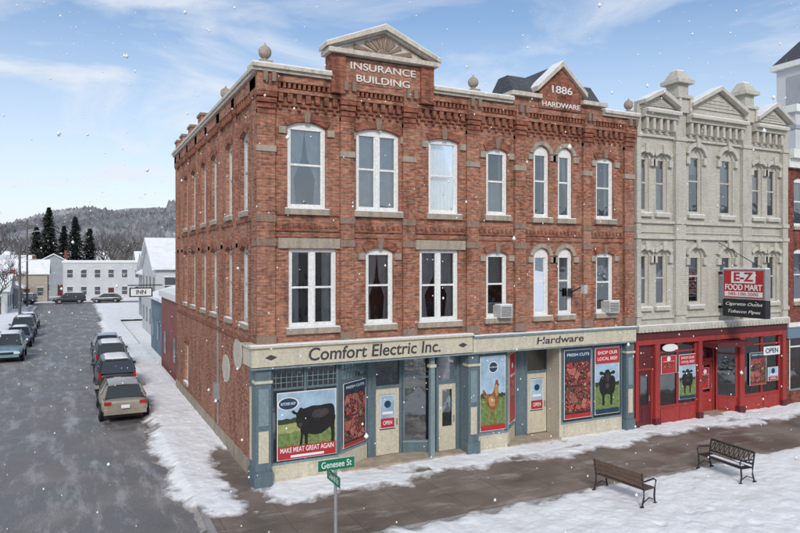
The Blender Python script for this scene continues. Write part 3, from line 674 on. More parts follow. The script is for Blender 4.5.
for u in (16.85,20.83):
    g.box('urn_pier','grey_trim',u-.33,u+.33,-.3,.4,12.3,12.85); g.box('urn_pier','grey_trim',u-.42,u+.42,-.4,.5,12.85,12.97)
    g.box('urn_pier','brick_painted',u-.28,u+.28,-.25,.35,12.97,13.45); g.box('urn_pier','grey_trim',u-.45,u+.45,-.42,.5,13.45,13.6)
    g.add('urn_cap','grey_trim',[(u-.38,-.35,13.6),(u+.38,-.35,13.6),(u+.38,.43,13.6),(u-.38,.43,13.6),(u-.2,-.1,14.0),(u+.2,-.1,14.0),(u+.2,.2,14.0),(u-.2,.2,14.0)],[(0,1,5,4),(1,2,6,5),(2,3,7,6),(3,0,4,7),(4,5,6,7)])
    g.box('urn_snow','snow',u-.19,u+.19,-.09,.19,14.002,14.04)
    for k in (-1,1): g.box('scroll_bracket','grey_trim',u+k*.3-.06,u+k*.3+.06,-.38,-.3,12.35,12.84)
D2=16
g.poly('wall','brick_painted',[(Bx,0,0),(Bx,D2,0),(Bx,D2,12.2),(Bx,0,12.2)]); g.poly('wall','brick_painted',[(A,0,0),(A,D2,0),(A,D2,12.2),(A,0,12.2)]); g.poly('wall','brick_painted',[(A,D2,0),(Bx,D2,0),(Bx,D2,12.2),(A,D2,12.2)])
g.box('roof','roof_tar',A+.03,Bx-.03,.11,D2-.05,11.9,12.05); g.box('roof_snow','snow',A+.2,Bx-.2,.5,D2-.3,12.05,12.13)
g.box('interior_core','interior',A+.05,Bx-.05,1.6,D2-.2,.05,11.8); g.box('ceiling','interior',A+.03,Bx-.03,.02,1.6,3.6,3.84); g.box('ceiling','interior',A+.3,Bx-.3,.3,1.6,7.3,7.45)
g.box('shop_fascia','maroon',A+.02,Bx-.02,-.14,.0,3.42,3.70); g.box('shop_fascia_cap','grey_trim',A,Bx,-.26,.0,3.705,3.95); g.box('shop_fascia_snow','snow',A+.02,Bx-.02,-.24,-.05,3.952,3.98)
for k in range(46): g.box('fascia_dentil','grey_trim',A+.1+k*.196,A+.18+k*.196,-.29,-.261,3.72,3.84)
g.box('shop_fascia','red_paint',A+.02,Bx-.02,-.10,.0,3.2,3.418)
def column2(u0,u1):
    g.box('shop_pier','red_paint',u0,u1,-.09,.2,.3,3.2); g.box('shop_pier_base','maroon',u0-.03,u1+.03,-.12,.2,0,.3)
for a,b in ((14.47,14.62),(15.5,15.75),(17.95,18.15),(20.45,20.75),(23.3,23.52)): column2(a,b)
bay((15.78,.02),(17.92,.02),2,.75,2.85,tran=False,bulk='red_paint',fr='red_paint')
bay((20.78,.02),(23.27,.02),2,.75,2.85,tran=False,bulk='red_paint',fr='red_paint')
g.seg('shop_wall','maroon',(14.65,.02),(15.5,.02),2.3,3.2,.1)
bay((18.17,.05),(18.75,.7),1,.7,2.5,tran=False,bulk='red_paint',fr='red_paint')
bay((19.95,.7),(20.45,.05),1,.7,2.5,tran=False,bulk='red_paint',fr='red_paint')
door((14.72,.05),(15.42,.05),.05,2.2,mat='maroon'); door((18.85,.75),(19.85,.75),.05,2.2,mat='red_paint')
g.box('porch_floor','tan_floor',18.17,20.44,0,.75,.01,.05)
g.prism('shop_awning','maroon',[(18.2,2.95),(20.4,2.95),(20.4,3.15),(18.2,3.15)],-.75,0)
poster((16.9,.02),(17.85,.02),.9,2.7,'bull'); poster((15.9,.02),(16.75,.02),2.0,2.7,'red'); poster((21.2,.02),(22.3,.02),1.1,2.5,'meat')
poster((22.4,.02),(23.1,.02),1.2,1.8,'door'); poster((19.1,.75),(19.6,.75),1.0,1.9,'red',.0)
g.prism('oval_shop_sign','sign_white',[(16.35+.42*math.cos(i*math.pi/10),3.02+.15*math.sin(i*math.pi/10)) for i in range(20)],-.05,-.03)
g.box('open_sign','sign_white',22.05,23.15,-.05,-.03,2.35,2.72); g.text('open_lettering','navy_print','OPEN',(22.6,-.056,2.53),.85,.22,bold=.02,ext=.002)
g.done(smooth=('curtain',))
# projecting shop sign
g=G('projecting_shop_sign'); X=19.24
g.box('sign_cabinet','galv',X-.16,X+.16,-2.15,-.3,4.92,6.12); g.box('sign_cabinet_lower','black_paint',X-.155,X+.155,-2.15,-.3,4.2,4.9)
g.box('sign_face','red_print',X-.166,X-.161,-2.09,-.36,4.98,6.06)
g.box('sign_face_panel','sign_white',X-.170,X-.167,-2.05,-.40,5.02,5.22); g.box('sign_face_panel','sign_white',X-.170,X-.167,-1.75,-.70,5.56,6.02)
g.text('ez_lettering','red_print','E-Z',(X-.172,-1.22,5.79),.85,.36,face='left',bold=.03)
g.text('food_mart_lettering','sign_white','FOOD MART',(X-.172,-1.22,5.38),1.6,.24,face='left',bold=.02)
g.text('phone_lettering','red_print','585-100-2000',(X-.172,-1.22,5.12),1.3,.12,face='left')
g.text('cigarette_lettering','sign_white','Cigarette Outlet',(X-.162,-1.22,4.72),1.6,.16,face='left',shear=.3)
g.text('tobacco_lettering','sign_white','Tobacco Pipes',(X-.162,-1.22,4.42),1.4,.16,face='left',shear=.3)
g.box('sign_bracket','black_iron',X-.04,X+.04,-.3,0,5.9,6.0); g.box('sign_bracket','black_iron',X-.04,X+.04,-.3,0,4.5,4.6)
g.tube('sign_stay','black_iron',[(X,-2.0,6.12),(X,0,7.2)],.015,5)
g.box('sign_snow','snow',X-.15,X+.15,-2.13,-.32,6.122,6.17)
g.done()
# red brick neighbour at right
g=G('red_brick_building')
ops=[(24.2,25.1,4.6,7.0,.15),(26.1,27,4.6,7,.15),(24.2,25.1,8.0,10.2,.15),(26.1,27,8,10.2,.15)]
wall(g,'brick_dark',23.6,31,3.5,11.0,ops)
for o in ops: window(g,*o[:4],rise=.15); g.box('window_sill','stone',o[0]-.1,o[1]+.1,-.1,.07,o[2]-.15,o[2])
g.box('cornice','white_paint',23.6,31,-.4,.1,11.0,11.4); g.box('cornice','white_paint',23.6,31,-.2,.1,10.6,10.998); g.box('shop_fascia','house_blue',23.62,31,-.1,0,3.0,3.498)
g.box('fascia_band','white_paint',23.62,31,-.16,0,3.502,3.7)
bay((23.9,.02),(27.0,.02),3,.7,2.6,tran=False,bulk='brick_dark',fr='white_paint'); bay((27.1,.02),(30.9,.02),3,.7,2.6,tran=False,bulk='brick_dark',fr='white_paint')
g.box('shop_pier','brick_dark',23.6,23.88,0,.2,0,3.0)
g.box('mass','brick_dark',23.62,31,1.2,14,0,11.2); g.box('roof_snow','snow',23.62,31,.11,14,11.402,11.45)
g.done(smooth=('curtain',))
# white civic building with tower, further back
g=G('white_tower_building')
g.box('block','house_white',49.5,64,16,30,0,19.0); g.box('cornice','white_paint',49.2,64.2,15.7,30.2,19.0,19.6); g.box('frieze','house_grey',49.4,64.1,15.9,30.1,17.6,17.9)
for k in range(6):
    for z in (10,13.6):
        g.box('window','far_glass',50.4+k*2.2,51.5+k*2.2,15.95,15.997,z,z+2.2); g.box('window_trim','white_paint',50.3+k*2.2,51.6+k*2.2,15.88,15.997,z+2.2,z+2.4)
for k in range(4):
    for z in (10,13.6): g.box('window','far_glass',49.45,49.497,17.5+k*3,18.6+k*3,z,z+2.2)
tx=54.2
g.box('tower','house_white',tx,tx+3.8,17.0,20.8,19.6,24.2); g.box('tower_cornice','white_paint',tx-.4,tx+4.2,16.6,21.2,24.2,24.7)
for a in (tx+.5,tx+2.2): g.box('tower_louvre','house_grey',a,a+1,16.94,16.997,20.6,23.4)
g.box('tower_louvre','house_grey',tx-.06,tx-.003,18.0,19.8,20.6,23.4)
g.add('tower_roof','slate',[(tx-.3,16.7,24.7),(tx+4.1,16.7,24.7),(tx+4.1,21.1,24.7),(tx-.3,21.1,24.7),(tx+1.3,18.3,26.8),(tx+2.5,18.3,26.8),(tx+2.5,19.5,26.8),(tx+1.3,19.5,26.8)],[(0,1,5,4),(1,2,6,5),(2,3,7,6),(3,0,4,7),(4,5,6,7)])
g.done()

# ------------------------------------------------------------------ ground
def sheet(name,mat,x0,x1,y0,y1,z):
    me=bpy.data.meshes.new(name); me.from_pydata([(x0,y0,z),(x1,y0,z),(x1,y1,z),(x0,y1,z)],[],[(0,1,2,3)]); me.materials.append(MATS[mat])
    o=bpy.data.objects.new(name,me); COL.objects.link(o); return o
def terrain():
    n=170; vs=[];fs=[]
    def coord(i): 
        t=(i/(n-1))*2-1; return math.copysign(abs(t)**2.0,t)*2400
    def h(x,y):
        d=math.hypot(x+4.8,y+18.5)
        f=max(0,min(1,(d-260)/700)); f=f*f*(3-2*f)
        az=math.atan2(x+4.8,y+18.5); dg=math.degrees(az)
        k=max(0,min(1,(dg+8)/9)); k=k*k*(3-2*k)
        ridge=(.42+.50*k)+.16*noise.noise(Vector((math.cos(az)*6.3,math.sin(az)*6.3,.7)))
        return -.17+f*78*ridge+f*7*noise.noise(Vector((x*.006,y*.006,0)))+f*3*noise.noise(Vector((x*.03,y*.03,2)))
    for j in range(n):
        for i in range(n):
            x,y=coord(i),coord(j); vs.append((x,y,h(x,y)))
    for j in range(n-1):
        for i in range(n-1): fs.append((j*n+i,j*n+i+1,(j+1)*n+i+1,(j+1)*n+i))
    me=bpy.data.meshes.new('ground'); me.from_pydata(vs,[],fs); me.materials.append(MATS['snow']); me.materials.append(MATS['hill_wood_hazed'])
    for p in me.polygons:
        p.use_smooth=True
        if p.center.z>2: p.material_index=1
    o=bpy.data.objects.new('ground',me); COL.objects.link(o)
    g=G('hillside_woods'); rr=random.Random(9); V=[];F=[]
    for k in range(16000):
        a=math.radians(rr.uniform(-36,8)); d=rr.uniform(380,1000); x=-4.8+math.sin(a)*d; y=-18.5+math.cos(a)*d
        if noise.noise(Vector((x*.008,y*.008,4)))<-.22: continue
        z=h(x,y)-1; s=rr.uniform(1.5,4); o_=len(V); hh=rr.uniform(5,11)
        V+=[(x-s,y,z),(x+s,y,z),(x+s*.7,y+1,z+hh*.7),(x+rr.uniform(-1,1),y,z+hh),(x-s*.7,y-1,z+hh*.65)]; F.append((o_,o_+1,o_+2,o_+3,o_+4))
    g.add('trees','hill_wood_hazed',V,F); g.done()
terrain()
sheet('side_street','asphalt',-9.4,-1.85,-8.999,94,-.12)
sheet('main_street','asphalt',-60,60,-22,-9.0,-.118)
sheet('cross_street','asphalt',-60,40,94.001,101,-.116)
def slab(name,mat,x0,x1,y0,y1,z0,z1):
    g=G(name); g.box(name+'_slab',mat,x0,x1,y0,y1,z0,z1); return g.done()
slab('sidewalk','walk_wet',-1.7,45,-4.3,0.0,-.16,0.0)
slab('side_sidewalk','walk_wet',-1.7,0.0,.001,60,-.16,-.004)
g=G('kerb'); g.box('side_kerb','kerb',-1.85,-1.701,-4.3,60,-.16,.006); g.box('verge_kerb','kerb',1.4,45,-4.45,-4.301,-.16,.008); g.done()
sheet('park_strip','walk_wet',1.45,45,-8.99,-4.46,-.02)
def snowfield(name,x0,x1,y0,y1,step,base,h,dist,seed=0,amp=.5,fr=1.3,soft=.7,tracks=0):
    nx=int((x1-x0)/step)+1; ny=int((y1-y0)/step)+1; vs=[];fs=[];ok=[];dirt=[]
    rr=random.Random(seed+40); foot=[]
    for k in range(tracks):
        x=rr.uniform(x0,x1); y=rr.uniform(y0,y1); a=rr.uniform(-.5,.5)+(0 if abs(x1-x0)>abs(y1-y0) else 1.57)
        for q in range(14): foot.append((x+math.cos(a)*q*.62-math.sin(a)*.12*(-1)**q, y+math.sin(a)*q*.62+math.cos(a)*.12*(-1)**q))
    grid={}
    for f in foot: grid.setdefault((int(f[0]//1),int(f[1]//1)),[]).append(f)
    for j in range(ny):
        for i in range(nx):
            x=x0+i*step; y=y0+j*step
            d=dist(x,y)+amp*noise.fractal(Vector((x*fr,y*fr,seed)),.9,2.1,6)
            t=max(-.5,min(1,d/soft))
            b0=base(x,y) if callable(base) else base
            z=b0+(h*(t*(2-t)) if t>0 else h*t*1.6)
            if t>0: z+=t*(h*.45*noise.noise(Vector((x*1.7,y*1.7,seed+5)))+.02*noise.noise(Vector((x*6,y*6,seed+2))))
            dd=0
            if grid:
                for cx in (-1,0,1):
                    for cy in (-1,0,1):
                        for f in grid.get((int(x//1)+cx,int(y//1)+cy),()):
                            r2=(x-f[0])**2+(y-f[1])**2
                            if r2<.03: dd=max(dd,1-r2/.03)
            z-=dd*.045*max(0,t)
            vs.append((x,y,z)); ok.append(d>-soft*.6); dirt.append(max(0,min(1,1-d/(soft*.9)))+dd*.15)
    for j in range(ny-1):
        for i in range(nx-1):
            q=(j*nx+i,j*nx+i+1,(j+1)*nx+i+1,(j+1)*nx+i)
            if any(ok[k] for k in q): fs.append(q)
    me=bpy.data.meshes.new(name); me.from_pydata(vs,[],fs); me.materials.append(MATS['snow_dirty'])
    at=me.attributes.new('dirt','FLOAT','POINT'); at.data.foreach_set('value',dirt)
    for p in me.polygons: p.use_smooth=True
    o=bpy.data.objects.new(name,me); COL.objects.link(o)
    return o
wb=lambda x,y: 0.0 if x>-1.8 else (-.125 if x<-2.1 else -.125*(-1.8-x)/.3)
snowfield('snow_bank',-1.75,30,-2.4,.25,.06,0.0,.06,lambda x,y:min(x+.1,y+1.40+.25*math.sin(x*.7)+.15*math.sin(x*2.1), .9)-(.6 if (3.6<x<5.2 or 9.9<x<11.2 or 18.6<x<20) and y>-.9 else 0),1,.42,1.7,.6,3)
snowfield('snow_verge',1.0,32,-9.3,-3.6,.06,0.0,.10,lambda x,y:min(-4.35-y,x-1.9,y+9.2),2,.35,1.2,.6,9)
def sd(x,y):
    d=min(x+2.15+.25*math.sin(y*.35)+.15*math.sin(y*1.3),.6)
    if y<5.5: d=min(d, abs(x+.25)-.45+max(0,(y-3.5))*.5)
    return min(d,y+1.7)
snowfield('snow_sidewalk',-2.9,.02,-2.2,36,.06,wb,.075,sd,3,.42,1.5,.55,3)
snowfield('snow_sidewalk',-2.9,.02,36,60,.2,wb,.075,lambda x,y:x+2.3,3,.42,1.5,.55)
snowfield('snow_roadside',-40,-8.9,8,93,.4,-.12,.2,lambda x,y:-9.7-x+.4*math.sin(y*.2),4,.6,.6,.8)
snowfield('snow_roadside',-2.8,12,60.1,93,.4,-.12,.16,lambda x,y:x+1.9,5,.5,.6)

# ------------------------------------------------------------------ street furniture
def bench(x,y,rot,back_mat):
    g=G('park_bench',origin=(x,y,.07)); g.e.rotation_euler=(0,0,rot)
    for s in (-.78,.78):
        g.tube('leg','black_iron',[(s,-.24,0),(s,-.20,.22),(s,-.22,.43)],.025); g.tube('leg','black_iron',[(s,.30,0),(s,.22,.25),(s,.22,.43),(s,.30,.88)],.025)
        g.tube('armrest','black_iron',[(s,-.22,.43),(s,-.27,.62),(s,-.18,.68),(s,.2,.66)],.024); g.tube('leg_brace','black_iron',[(s,-.22,.12),(s,.0,.22),(s,.26,.12)],.016)
        g.tube('foot','black_iron',[(s,-.3,.02),(s,-.18,.02)],.03); g.tube('foot','black_iron',[(s,.24,.02),(s,.36,.02)],.03)
    for k in range(5): g.box('seat_slat',back_mat,-.8,.8,-.22+k*.09,-.22+k*.09+.07,.43,.455)
    if back_mat=='bench_wood':
        for k in range(3):
            z=.52+k*.125; yy=.235+k*.022
            g.box('back_slat',back_mat,-.8,.8,yy,yy+.025,z,z+.10)
    else:
        g.tube('back_rail','black_iron',[(-.78,.24,.52),(.78,.24,.52)],.022); g.tube('back_rail','black_iron',[(-.78,.30,.86),(.78,.30,.86)],.026)
        for k in range(9):
            c=-.7+k*.175
            g.tube('back_scroll','black_iron',[(c+.085*math.cos(t*math.pi/6),.27+.03*math.sin(t*math.pi/6),.69+.15*math.sin(t*math.pi/6)) for t in range(13)],.012,5)
            g.tube('back_scroll','black_iron',[(c-.087,.24,.52),(c+.087,.30,.86)],.01,4)
    g.box('seat_snow','snow',-.5,.6,-.05,.1,.456,.475)
    g.done()
bench(8.55,-5.35,math.radians(96),'bench_wood')
bench(12.55,-5.35,math.radians(-96),'black_iron')
g=G('street_name_sign'); px,py=-.36,-6.95
g.tube('post','galv',[(px,py,-.15),(px,py,2.50)],.03,10)
g.lathe('post_cap','galv',(px,py,2.48),[(.04,0),(.04,.05)],10); g.lathe('blade_bracket','galv',(px,py-.047,2.46),[(.02,0),(.02,.07)],8)
g.box('name_blade','sign_green',px-.36,px+.36,py-.05,py-.044,2.53,2.73); g.text('name_lettering','sign_white','Genesee St',(px,py-.052,2.63),.6,.12,bold=.01,ext=.001)
g.box('name_blade_edge','sign_white',px-.365,px+.365,py-.0435,py-.040,2.525,2.735)
g.box('cross_blade','sign_green',px-.043,px-.037,py-.34,py+.34,2.26,2.46)
g.text('cross_lettering','sign_white','Church St',(px-.046,py,2.36),.5,.11,face='left',ext=.001)
g.done()
def pole(x,y,h,arm=True):
    g=G('utility_pole'); g.tube('post','bark',[(x,y,-.2),(x,y,h)],[.15,.1],8)
    if arm:
        g.box('crossarm','bark',x-1.1,x+1.1,y-.06,y+.06,h-.9,h-.75)
        for k in (-1,-.4,.4,1): g.lathe('insulator','metal',(x+k,y,h-.75),[(.05,0),(.06,.1),(.03,.16)],6)
    g.tube('lamp_arm','metal',[(x,y,h-2),(x+1.2,y,h-1.6)],.04,6); g.box('lamp_head','galv',x+1.1,x+1.7,y-.12,y+.12,h-1.68,h-1.55)
    g.done()
pole(-9.9,64,8.3,False); pole(-10.6,90,12.5)
g=G('overhead_wires')
for z in (12.0,11.6): g.tube('wire','black_iron',[(-10.6-k*2.5,90+k*9,z-.7*math.sin(k/6*math.pi)) for k in range(7)],.02,4)
g.done()
g=G('hanging_sign'); g.tube('bracket','black_iron',[(.5,27,4.9),(-1.6,27,4.9)],.04,6); g.box('panel','black_paint',-1.5,-.1,26.95,27.05,4.15,4.75); g.box('panel_border','sign_white',-1.42,-.18,26.93,26.948,4.22,4.68)
g.text('lettering','lettering_dark','INN',(-.8,26.92,4.45),.6,.28,bold=.02); g.done()

# ------------------------------------------------------------------ vehicles
def car(x,y,rot,paint,kind='sedan',z=-.11,name='parked_car',snowy=True):
    g=G(name,origin=(x,y,z)); g.e.rotation_euler=(0,0,rot)
    if kind=='suv':
        st=[(-2.32,.45,.98,.84),(-2.25,.33,1.06,.90),(-1.5,.28,1.08,.93),(0,.27,1.08,.94),(.9,.28,1.08,.93),(1.3,.28,1.06,.92),(2.0,.30,.97,.88),(2.28,.40,.84,.80),(2.34,.48,.70,.74)]
        cab=[(-2.27,1.05,.80),(-2.12,1.62,.68),(-1.9,1.70,.67),(.2,1.72,.68),(.5,1.66,.69),(1.25,1.06,.82)]
    else:
        st=[(-2.25,.45,.86,.80),(-2.18,.33,.98,.86),(-1.5,.26,1.0,.90),(0,.25,.96,.90),(.9,.26,.94,.90),(1.3,.27,.92,.88),(1.9,.30,.82,.85),(2.2,.38,.70,.76),(2.27,.46,.60,.68)]
        cab=[(-1.95,.98,.76),(-1.35,1.38,.62),(-1.0,1.45,.60),(.1,1.47,.61),(.4,1.42,.62),(1.15,.94,.78)]
    vs=[];fs=[];n=10
    for (yy,zb,zt,w) in st:
        h=zt-zb
        ring=[(-w*.86,zb),(-w,zb+h*.25),(-w*1.01,zb+h*.55),(-w*.97,zb+h*.85),(-w*.86,zt),(w*.86,zt),(w*.97,zb+h*.85),(w*1.01,zb+h*.55),(w,zb+h*.25),(w*.86,zb)]
        vs+=[(a,yy,b) for a,b in ring]
    for k in range(len(st)-1):
        for i in range(n): fs.append((k*n+i,k*n+(i+1)%n,(k+1)*n+(i+1)%n,(k+1)*n+i))
    fs.append(tuple(range(n))); fs.append(tuple((len(st)-1)*n+i for i in range(n-1,-1,-1)))
    g.add('body',paint,vs,fs)
    zb=.93 if kind!='suv' else 1.04
    m=len(cab); roof=list(cab[1:-1]); wb=.84 if kind!='suv' else .88
    vs=[];fs=[]
    for s in (-1,1):
        for k in range(m):
            vs.append((s*cab[k][2],cab[k][0],cab[k][1])); vs.append((s*wb*(1 if 0<k<m-1 else .97),cab[k][0],zb))
    o=2*m
    for k in range(m-1):
        fs.append((2*k,2*k+1,2*k+3,2*k+2)); fs.append((o+2*k,o+2*k+2,o+2*k+3,o+2*k+1))
    fs.append((0,2,o+2,o)); fs.append((2*(m-2),2*(m-1),o+2*(m-1),o+2*(m-2)))
    g.add('glasshouse','car_glass',vs,fs)
    vs=[];fs=[]
    for k,(yy,zt,w) in enumerate(roof):
        vs+=[(-w-.015,yy,zt-.03),(-w*.85,yy,zt+.03),(w*.85,yy,zt+.03),(w+.015,yy,zt-.03)]
    for k in range(len(roof)-1):
        for i in range(3): fs.append((4*k+i,4*k+i+1,4*k+i+5,4*k+i+4))
    g.add('roof',paint,vs,fs)
    for s in (-1,1):
        g.tube('pillar',paint,[(s*(cab[0][2]+.02),cab[0][0],cab[0][1]-.02),(s*(cab[1][2]+.01),cab[1][0],cab[1][1])],.05,6)
        g.tube('pillar',paint,[(s*(cab[-1][2]+.02),cab[-1][0],cab[-1][1]),(s*(cab[-2][2]+.01),cab[-2][0],cab[-2][1])],.035,6)
        for yy in ((-.35,) if kind!='suv' else (-1.2,-.2)): g.tube('pillar',paint,[(s*(wb+.0),yy,zb),(s*(cab[2][2]+.01),yy,cab[2][1]-.05)],.035,6)
        g.tube('pillar',paint,[(s*wb,-1.45,zb),(s*(cab[2][2]+.01),-1.3,cab[2][1]-.06)],.05,6)
        g.box('wing_mirror',paint,s*(wb+.12)-.09,s*(wb+.12)+.09,.75,.85,zb,zb+.14)
        ye=st[0][0]; yf=st[-1][0]
        if kind=='suv': g.box('tail_light','tail_red',s*.79-.06,s*.79+.06,ye-.03,ye+.12,.84,1.10)
        else: g.box('tail_light','tail_red',s*.66-.13,s*.66+.13,ye-.02,ye+.1,.76,.88)
        g.box('head_light','lamp_clear',s*.58-.14,s*.58+.14,yf-.12,yf+.02,.58,.72)
        for yy in (-1.38,1.38):
            xx=s*.80; r=.33 if kind!='suv' else .37
            g.lathe('wheel_arch','black_paint',(xx+s*.115-.02,yy,r),[(r+.07,0),(r+.07,.04)],20,'x')
            g.lathe('tyre','tyre',(xx+s*.06-.11,yy,r),[(r*.8,0),(r,.03),(r,.19),(r*.8,.22)],20,'x')
            g.lathe('hub','hub',(xx+s*.17-.012,yy,r),[(r*.62,0),(r*.62,.02)],10,'x')
    ye=st[0][0]
    g.box('rear_bumper','black_paint' if kind=='suv' else paint,-.8,.8,ye-.07,ye+.15,.38,.56); g.box('licence_plate','sign_white',-.16,.16,ye-.085,ye-.072,.62 if kind!='suv' else .74,.76 if kind!='suv' else .88)
    g.box('front_bumper',paint,-.72,.72,st[-1][0]-.1,st[-1][0]+.06,.36,.52); g.box('grille','black_paint',-.4,.4,st[-1][0]-.05,st[-1][0]+.02,.54,.68)
    if snowy:
        w=roof[1][2]*.78; y0,y1=roof[0][0]+.15,roof[-1][0]-.1; zt=roof[1][1]+.02; nn=14; rr=random.Random(int(x*9+y)); vs=[];fs=[]
        for j in range(nn+1):
            for i in range(9):
                e=(1-abs(i/4-1)**4)*(1-abs(j/nn*2-1)**6); vs.append((-w+2*w*i/8,y0+(y1-y0)*j/nn,zt+.02+(.03+.02*rr.random())*e-(.03 if e<.05 else 0)))
        for j in range(nn):
            for i in range(8): fs.append((j*9+i,j*9+i+1,(j+1)*9+i+1,(j+1)*9+i))
        g.add('roof_snow','snow',vs,fs)
    g.box('underbody','black_paint',-.7,.7,-2,2,.2,.3)
    g.done(smooth=('tyre','roof_snow'))
    for ch in g.e.children:
        if ch.name.startswith('body') or ch.name.split('.')[0]=='roof':
            bv=ch.modifiers.new('sub','SUBSURF'); bv.levels=2; bv.render_levels=2
            for p in ch.data.polygons: p.use_smooth=True
car(-2.85,12.5,0,'paint_tan','sedan',snowy=False); car(-2.8,18.9,0,'paint_black','suv'); car(-2.7,26.0,0,'paint_grey','suv'); car(-2.6,33,0,'paint_silver','sedan',snowy=False)
car(-8.6,33.0,math.pi,'paint_teal','suv'); car(-8.5,41,math.pi,'paint_blue','sedan'); car(-8.6,48,math.pi,'paint_grey','suv'); car(-8.7,56,math.pi,'paint_silver','sedan')
car(-5.2,97,math.radians(90),'paint_black','suv'); car(.2,97.5,math.radians(80),'paint_grey','sedan'); car(-12,97,math.radians(85),'paint_blue','suv')

# ------------------------------------------------------------------ background buildings
def house(name,x,y,w,d,h,rh,mat,rot=0,flat=False,ridge='x',roof='snow'):
    g=G(name,origin=(x,y,-.15)); g.e.rotation_euler=(0,0,rot)
    g.box('walls',mat,-w/2,w/2,-d/2,d/2,0,h)
    ov=.35
    if flat:
        g.box('cornice','white_paint',-w/2-.15,w/2+.15,-d/2-.15,d/2+.15,h,h+.35); g.box('roof','snow',-w/2,w/2,-d/2,d/2,h+.352,h+.45)
    elif ridge=='x':
        g.add('roof',roof,[(-w/2-ov,-d/2-ov,h-.1),(w/2+ov,-d/2-ov,h-.1),(w/2+ov,0,h+rh),(-w/2-ov,0,h+rh),(w/2+ov,d/2+ov,h-.1),(-w/2-ov,d/2+ov,h-.1),
          (-w/2-ov,-d/2-ov,h+.08),(w/2+ov,-d/2-ov,h+.08),(w/2+ov,0,h+rh+.2),(-w/2-ov,0,h+rh+.2),(w/2+ov,d/2+ov,h+.08),(-w/2-ov,d/2+ov,h+.08)],[(6,7,8,9),(9,8,10,11),(0,3,2,1),(3,5,4,2),(0,1,7,6),(4,5,11,10),(0,6,9,3),(3,9,11,5),(1,2,8,7),(2,4,10,8)])
        for s in (-1,1): g.poly('gable',mat,[(s*w/2,-d/2,h),(s*w/2,d/2,h),(s*w/2,0,h+rh)])
    else:
        g.add('roof',roof,[(-w/2-ov,-d/2-ov,h-.1),(-w/2-ov,d/2+ov,h-.1),(0,d/2+ov,h+rh),(0,-d/2-ov,h+rh),(w/2+ov,d/2+ov,h-.1),(w/2+ov,-d/2-ov,h-.1),
          (-w/2-ov,-d/2-ov,h+.08),(-w/2-ov,d/2+ov,h+.08),(0,d/2+ov,h+rh+.2),(0,-d/2-ov,h+rh+.2),(w/2+ov,d/2+ov,h+.08),(w/2+ov,-d/2-ov,h+.08)],[(6,9,8,7),(9,11,10,8),(0,1,2,3),(3,2,4,5),(0,3,9,6),(3,5,11,9),(0,6,7,1),(4,10,11,5)])
        for s in (-1,1): g.poly('gable',mat,[(-w/2,s*d/2,h),(w/2,s*d/2,h),(0,s*d/2,h+rh)])
    fl=max(1,int(h/2.9))
    n=max(2,int(w/2.0)); nd=max(2,int(d/2.8))
    for f in range(fl):
        zz=1.0+f*2.9
        for k in range(n):
            u=-w/2+w*(k+.5)/n
            if f==0 and k==n//2:
                g.box('door','maroon',u-.45,u+.45,-d/2-.06,-d/2-.003,0.1,2.15); continue
            g.box('window',  'far_glass',u-.42,u+.42,-d/2-.04,-d/2-.003,zz,zz+1.35); g.box('window_trim','white_paint',u-.52,u+.52,-d/2-.08,-d/2-.003,zz+1.352,zz+1.47); g.box('window_trim','white_paint',u-.52,u+.52,-d/2-.08,-d/2-.003,zz-.1,zz-.002)
            g.box('window_bar','white_paint',u-.42,u+.42,-d/2-.055,-d/2-.041,zz+.64,zz+.7)
        for k in range(nd):
            u=-d/2+d*(k+.5)/nd
            for s in (-1,1):
                a,b=sorted((s*(w/2+.04),s*(w/2+.003))); g.box('window','far_glass',a,b,u-.42,u+.42,zz,zz+1.35)
    if not flat:
        g.box('chimney','brick_dark',w*.2,w*.2+.6,.3,.9,h,h+rh+.9)
    g.done()
house('low_red_building',4.6,21.6,8.6,8.2,4.4,0,'house_red',flat=True)
house('blue_shop_building',5.0,31,8.6,9.5,4.0,1.3,'house_blue',ridge='y')
house('white_gabled_house',6.0,46,9,12,6.0,2.6,'house_white',ridge='x')
house('grey_house',7,62,9,11,5.2,2.4,'house_grey',ridge='y'); house('white_gabled_house',8.5,80,9,12,5.2,2.6,'house_white',ridge='x')
house('white_inn_building',1.2,109,13,9,6.4,0,'house_white',rot=math.radians(-14),flat=True)
house('white_gabled_house',-15.2,80,6.5,9,3.0,1.8,'house_white',ridge='x'); house('grey_house',-13.6,88,5,6,3.0,1.6,'house_grey',ridge='y')
house('tan_house',-12.5,109,8,8,4.6,2.2,'house_tan',ridge='x'); house('tan_house',-20,116,9,8,4.4,2.2,'house_tan',ridge='y')
house('grey_house',-8,128,9,9,5.4,2.6,'house_grey',ridge='y'); house('white_gabled_house',-17,138,10,9,5.2,2.6,'house_white',ridge='x')
house('white_gabled_house',-28,140,10,9,5.2,2.6,'house_white',ridge='x'); house('tan_house',-2,160,10,9,6.5,2.6,'house_tan',ridge='x')
house('grey_house',13,128,12,9,6,2.6,'house_grey',ridge='x'); house('white_gabled_house',-24,170,12,10,6,3,'house_white',ridge='x')
# unseen buildings added across the main street to darken the window reflections
house('reflection_row_building',-6,-46,16,12,9,0,'brick_dark',flat=True,rot=math.pi); house('reflection_row_building',13,-46,14,12,7.5,0,'house_tan',flat=True,rot=math.pi); house('reflection_row_building',31,-46,14,12,9.5,0,'brick_dark',flat=True,rot=math.pi)

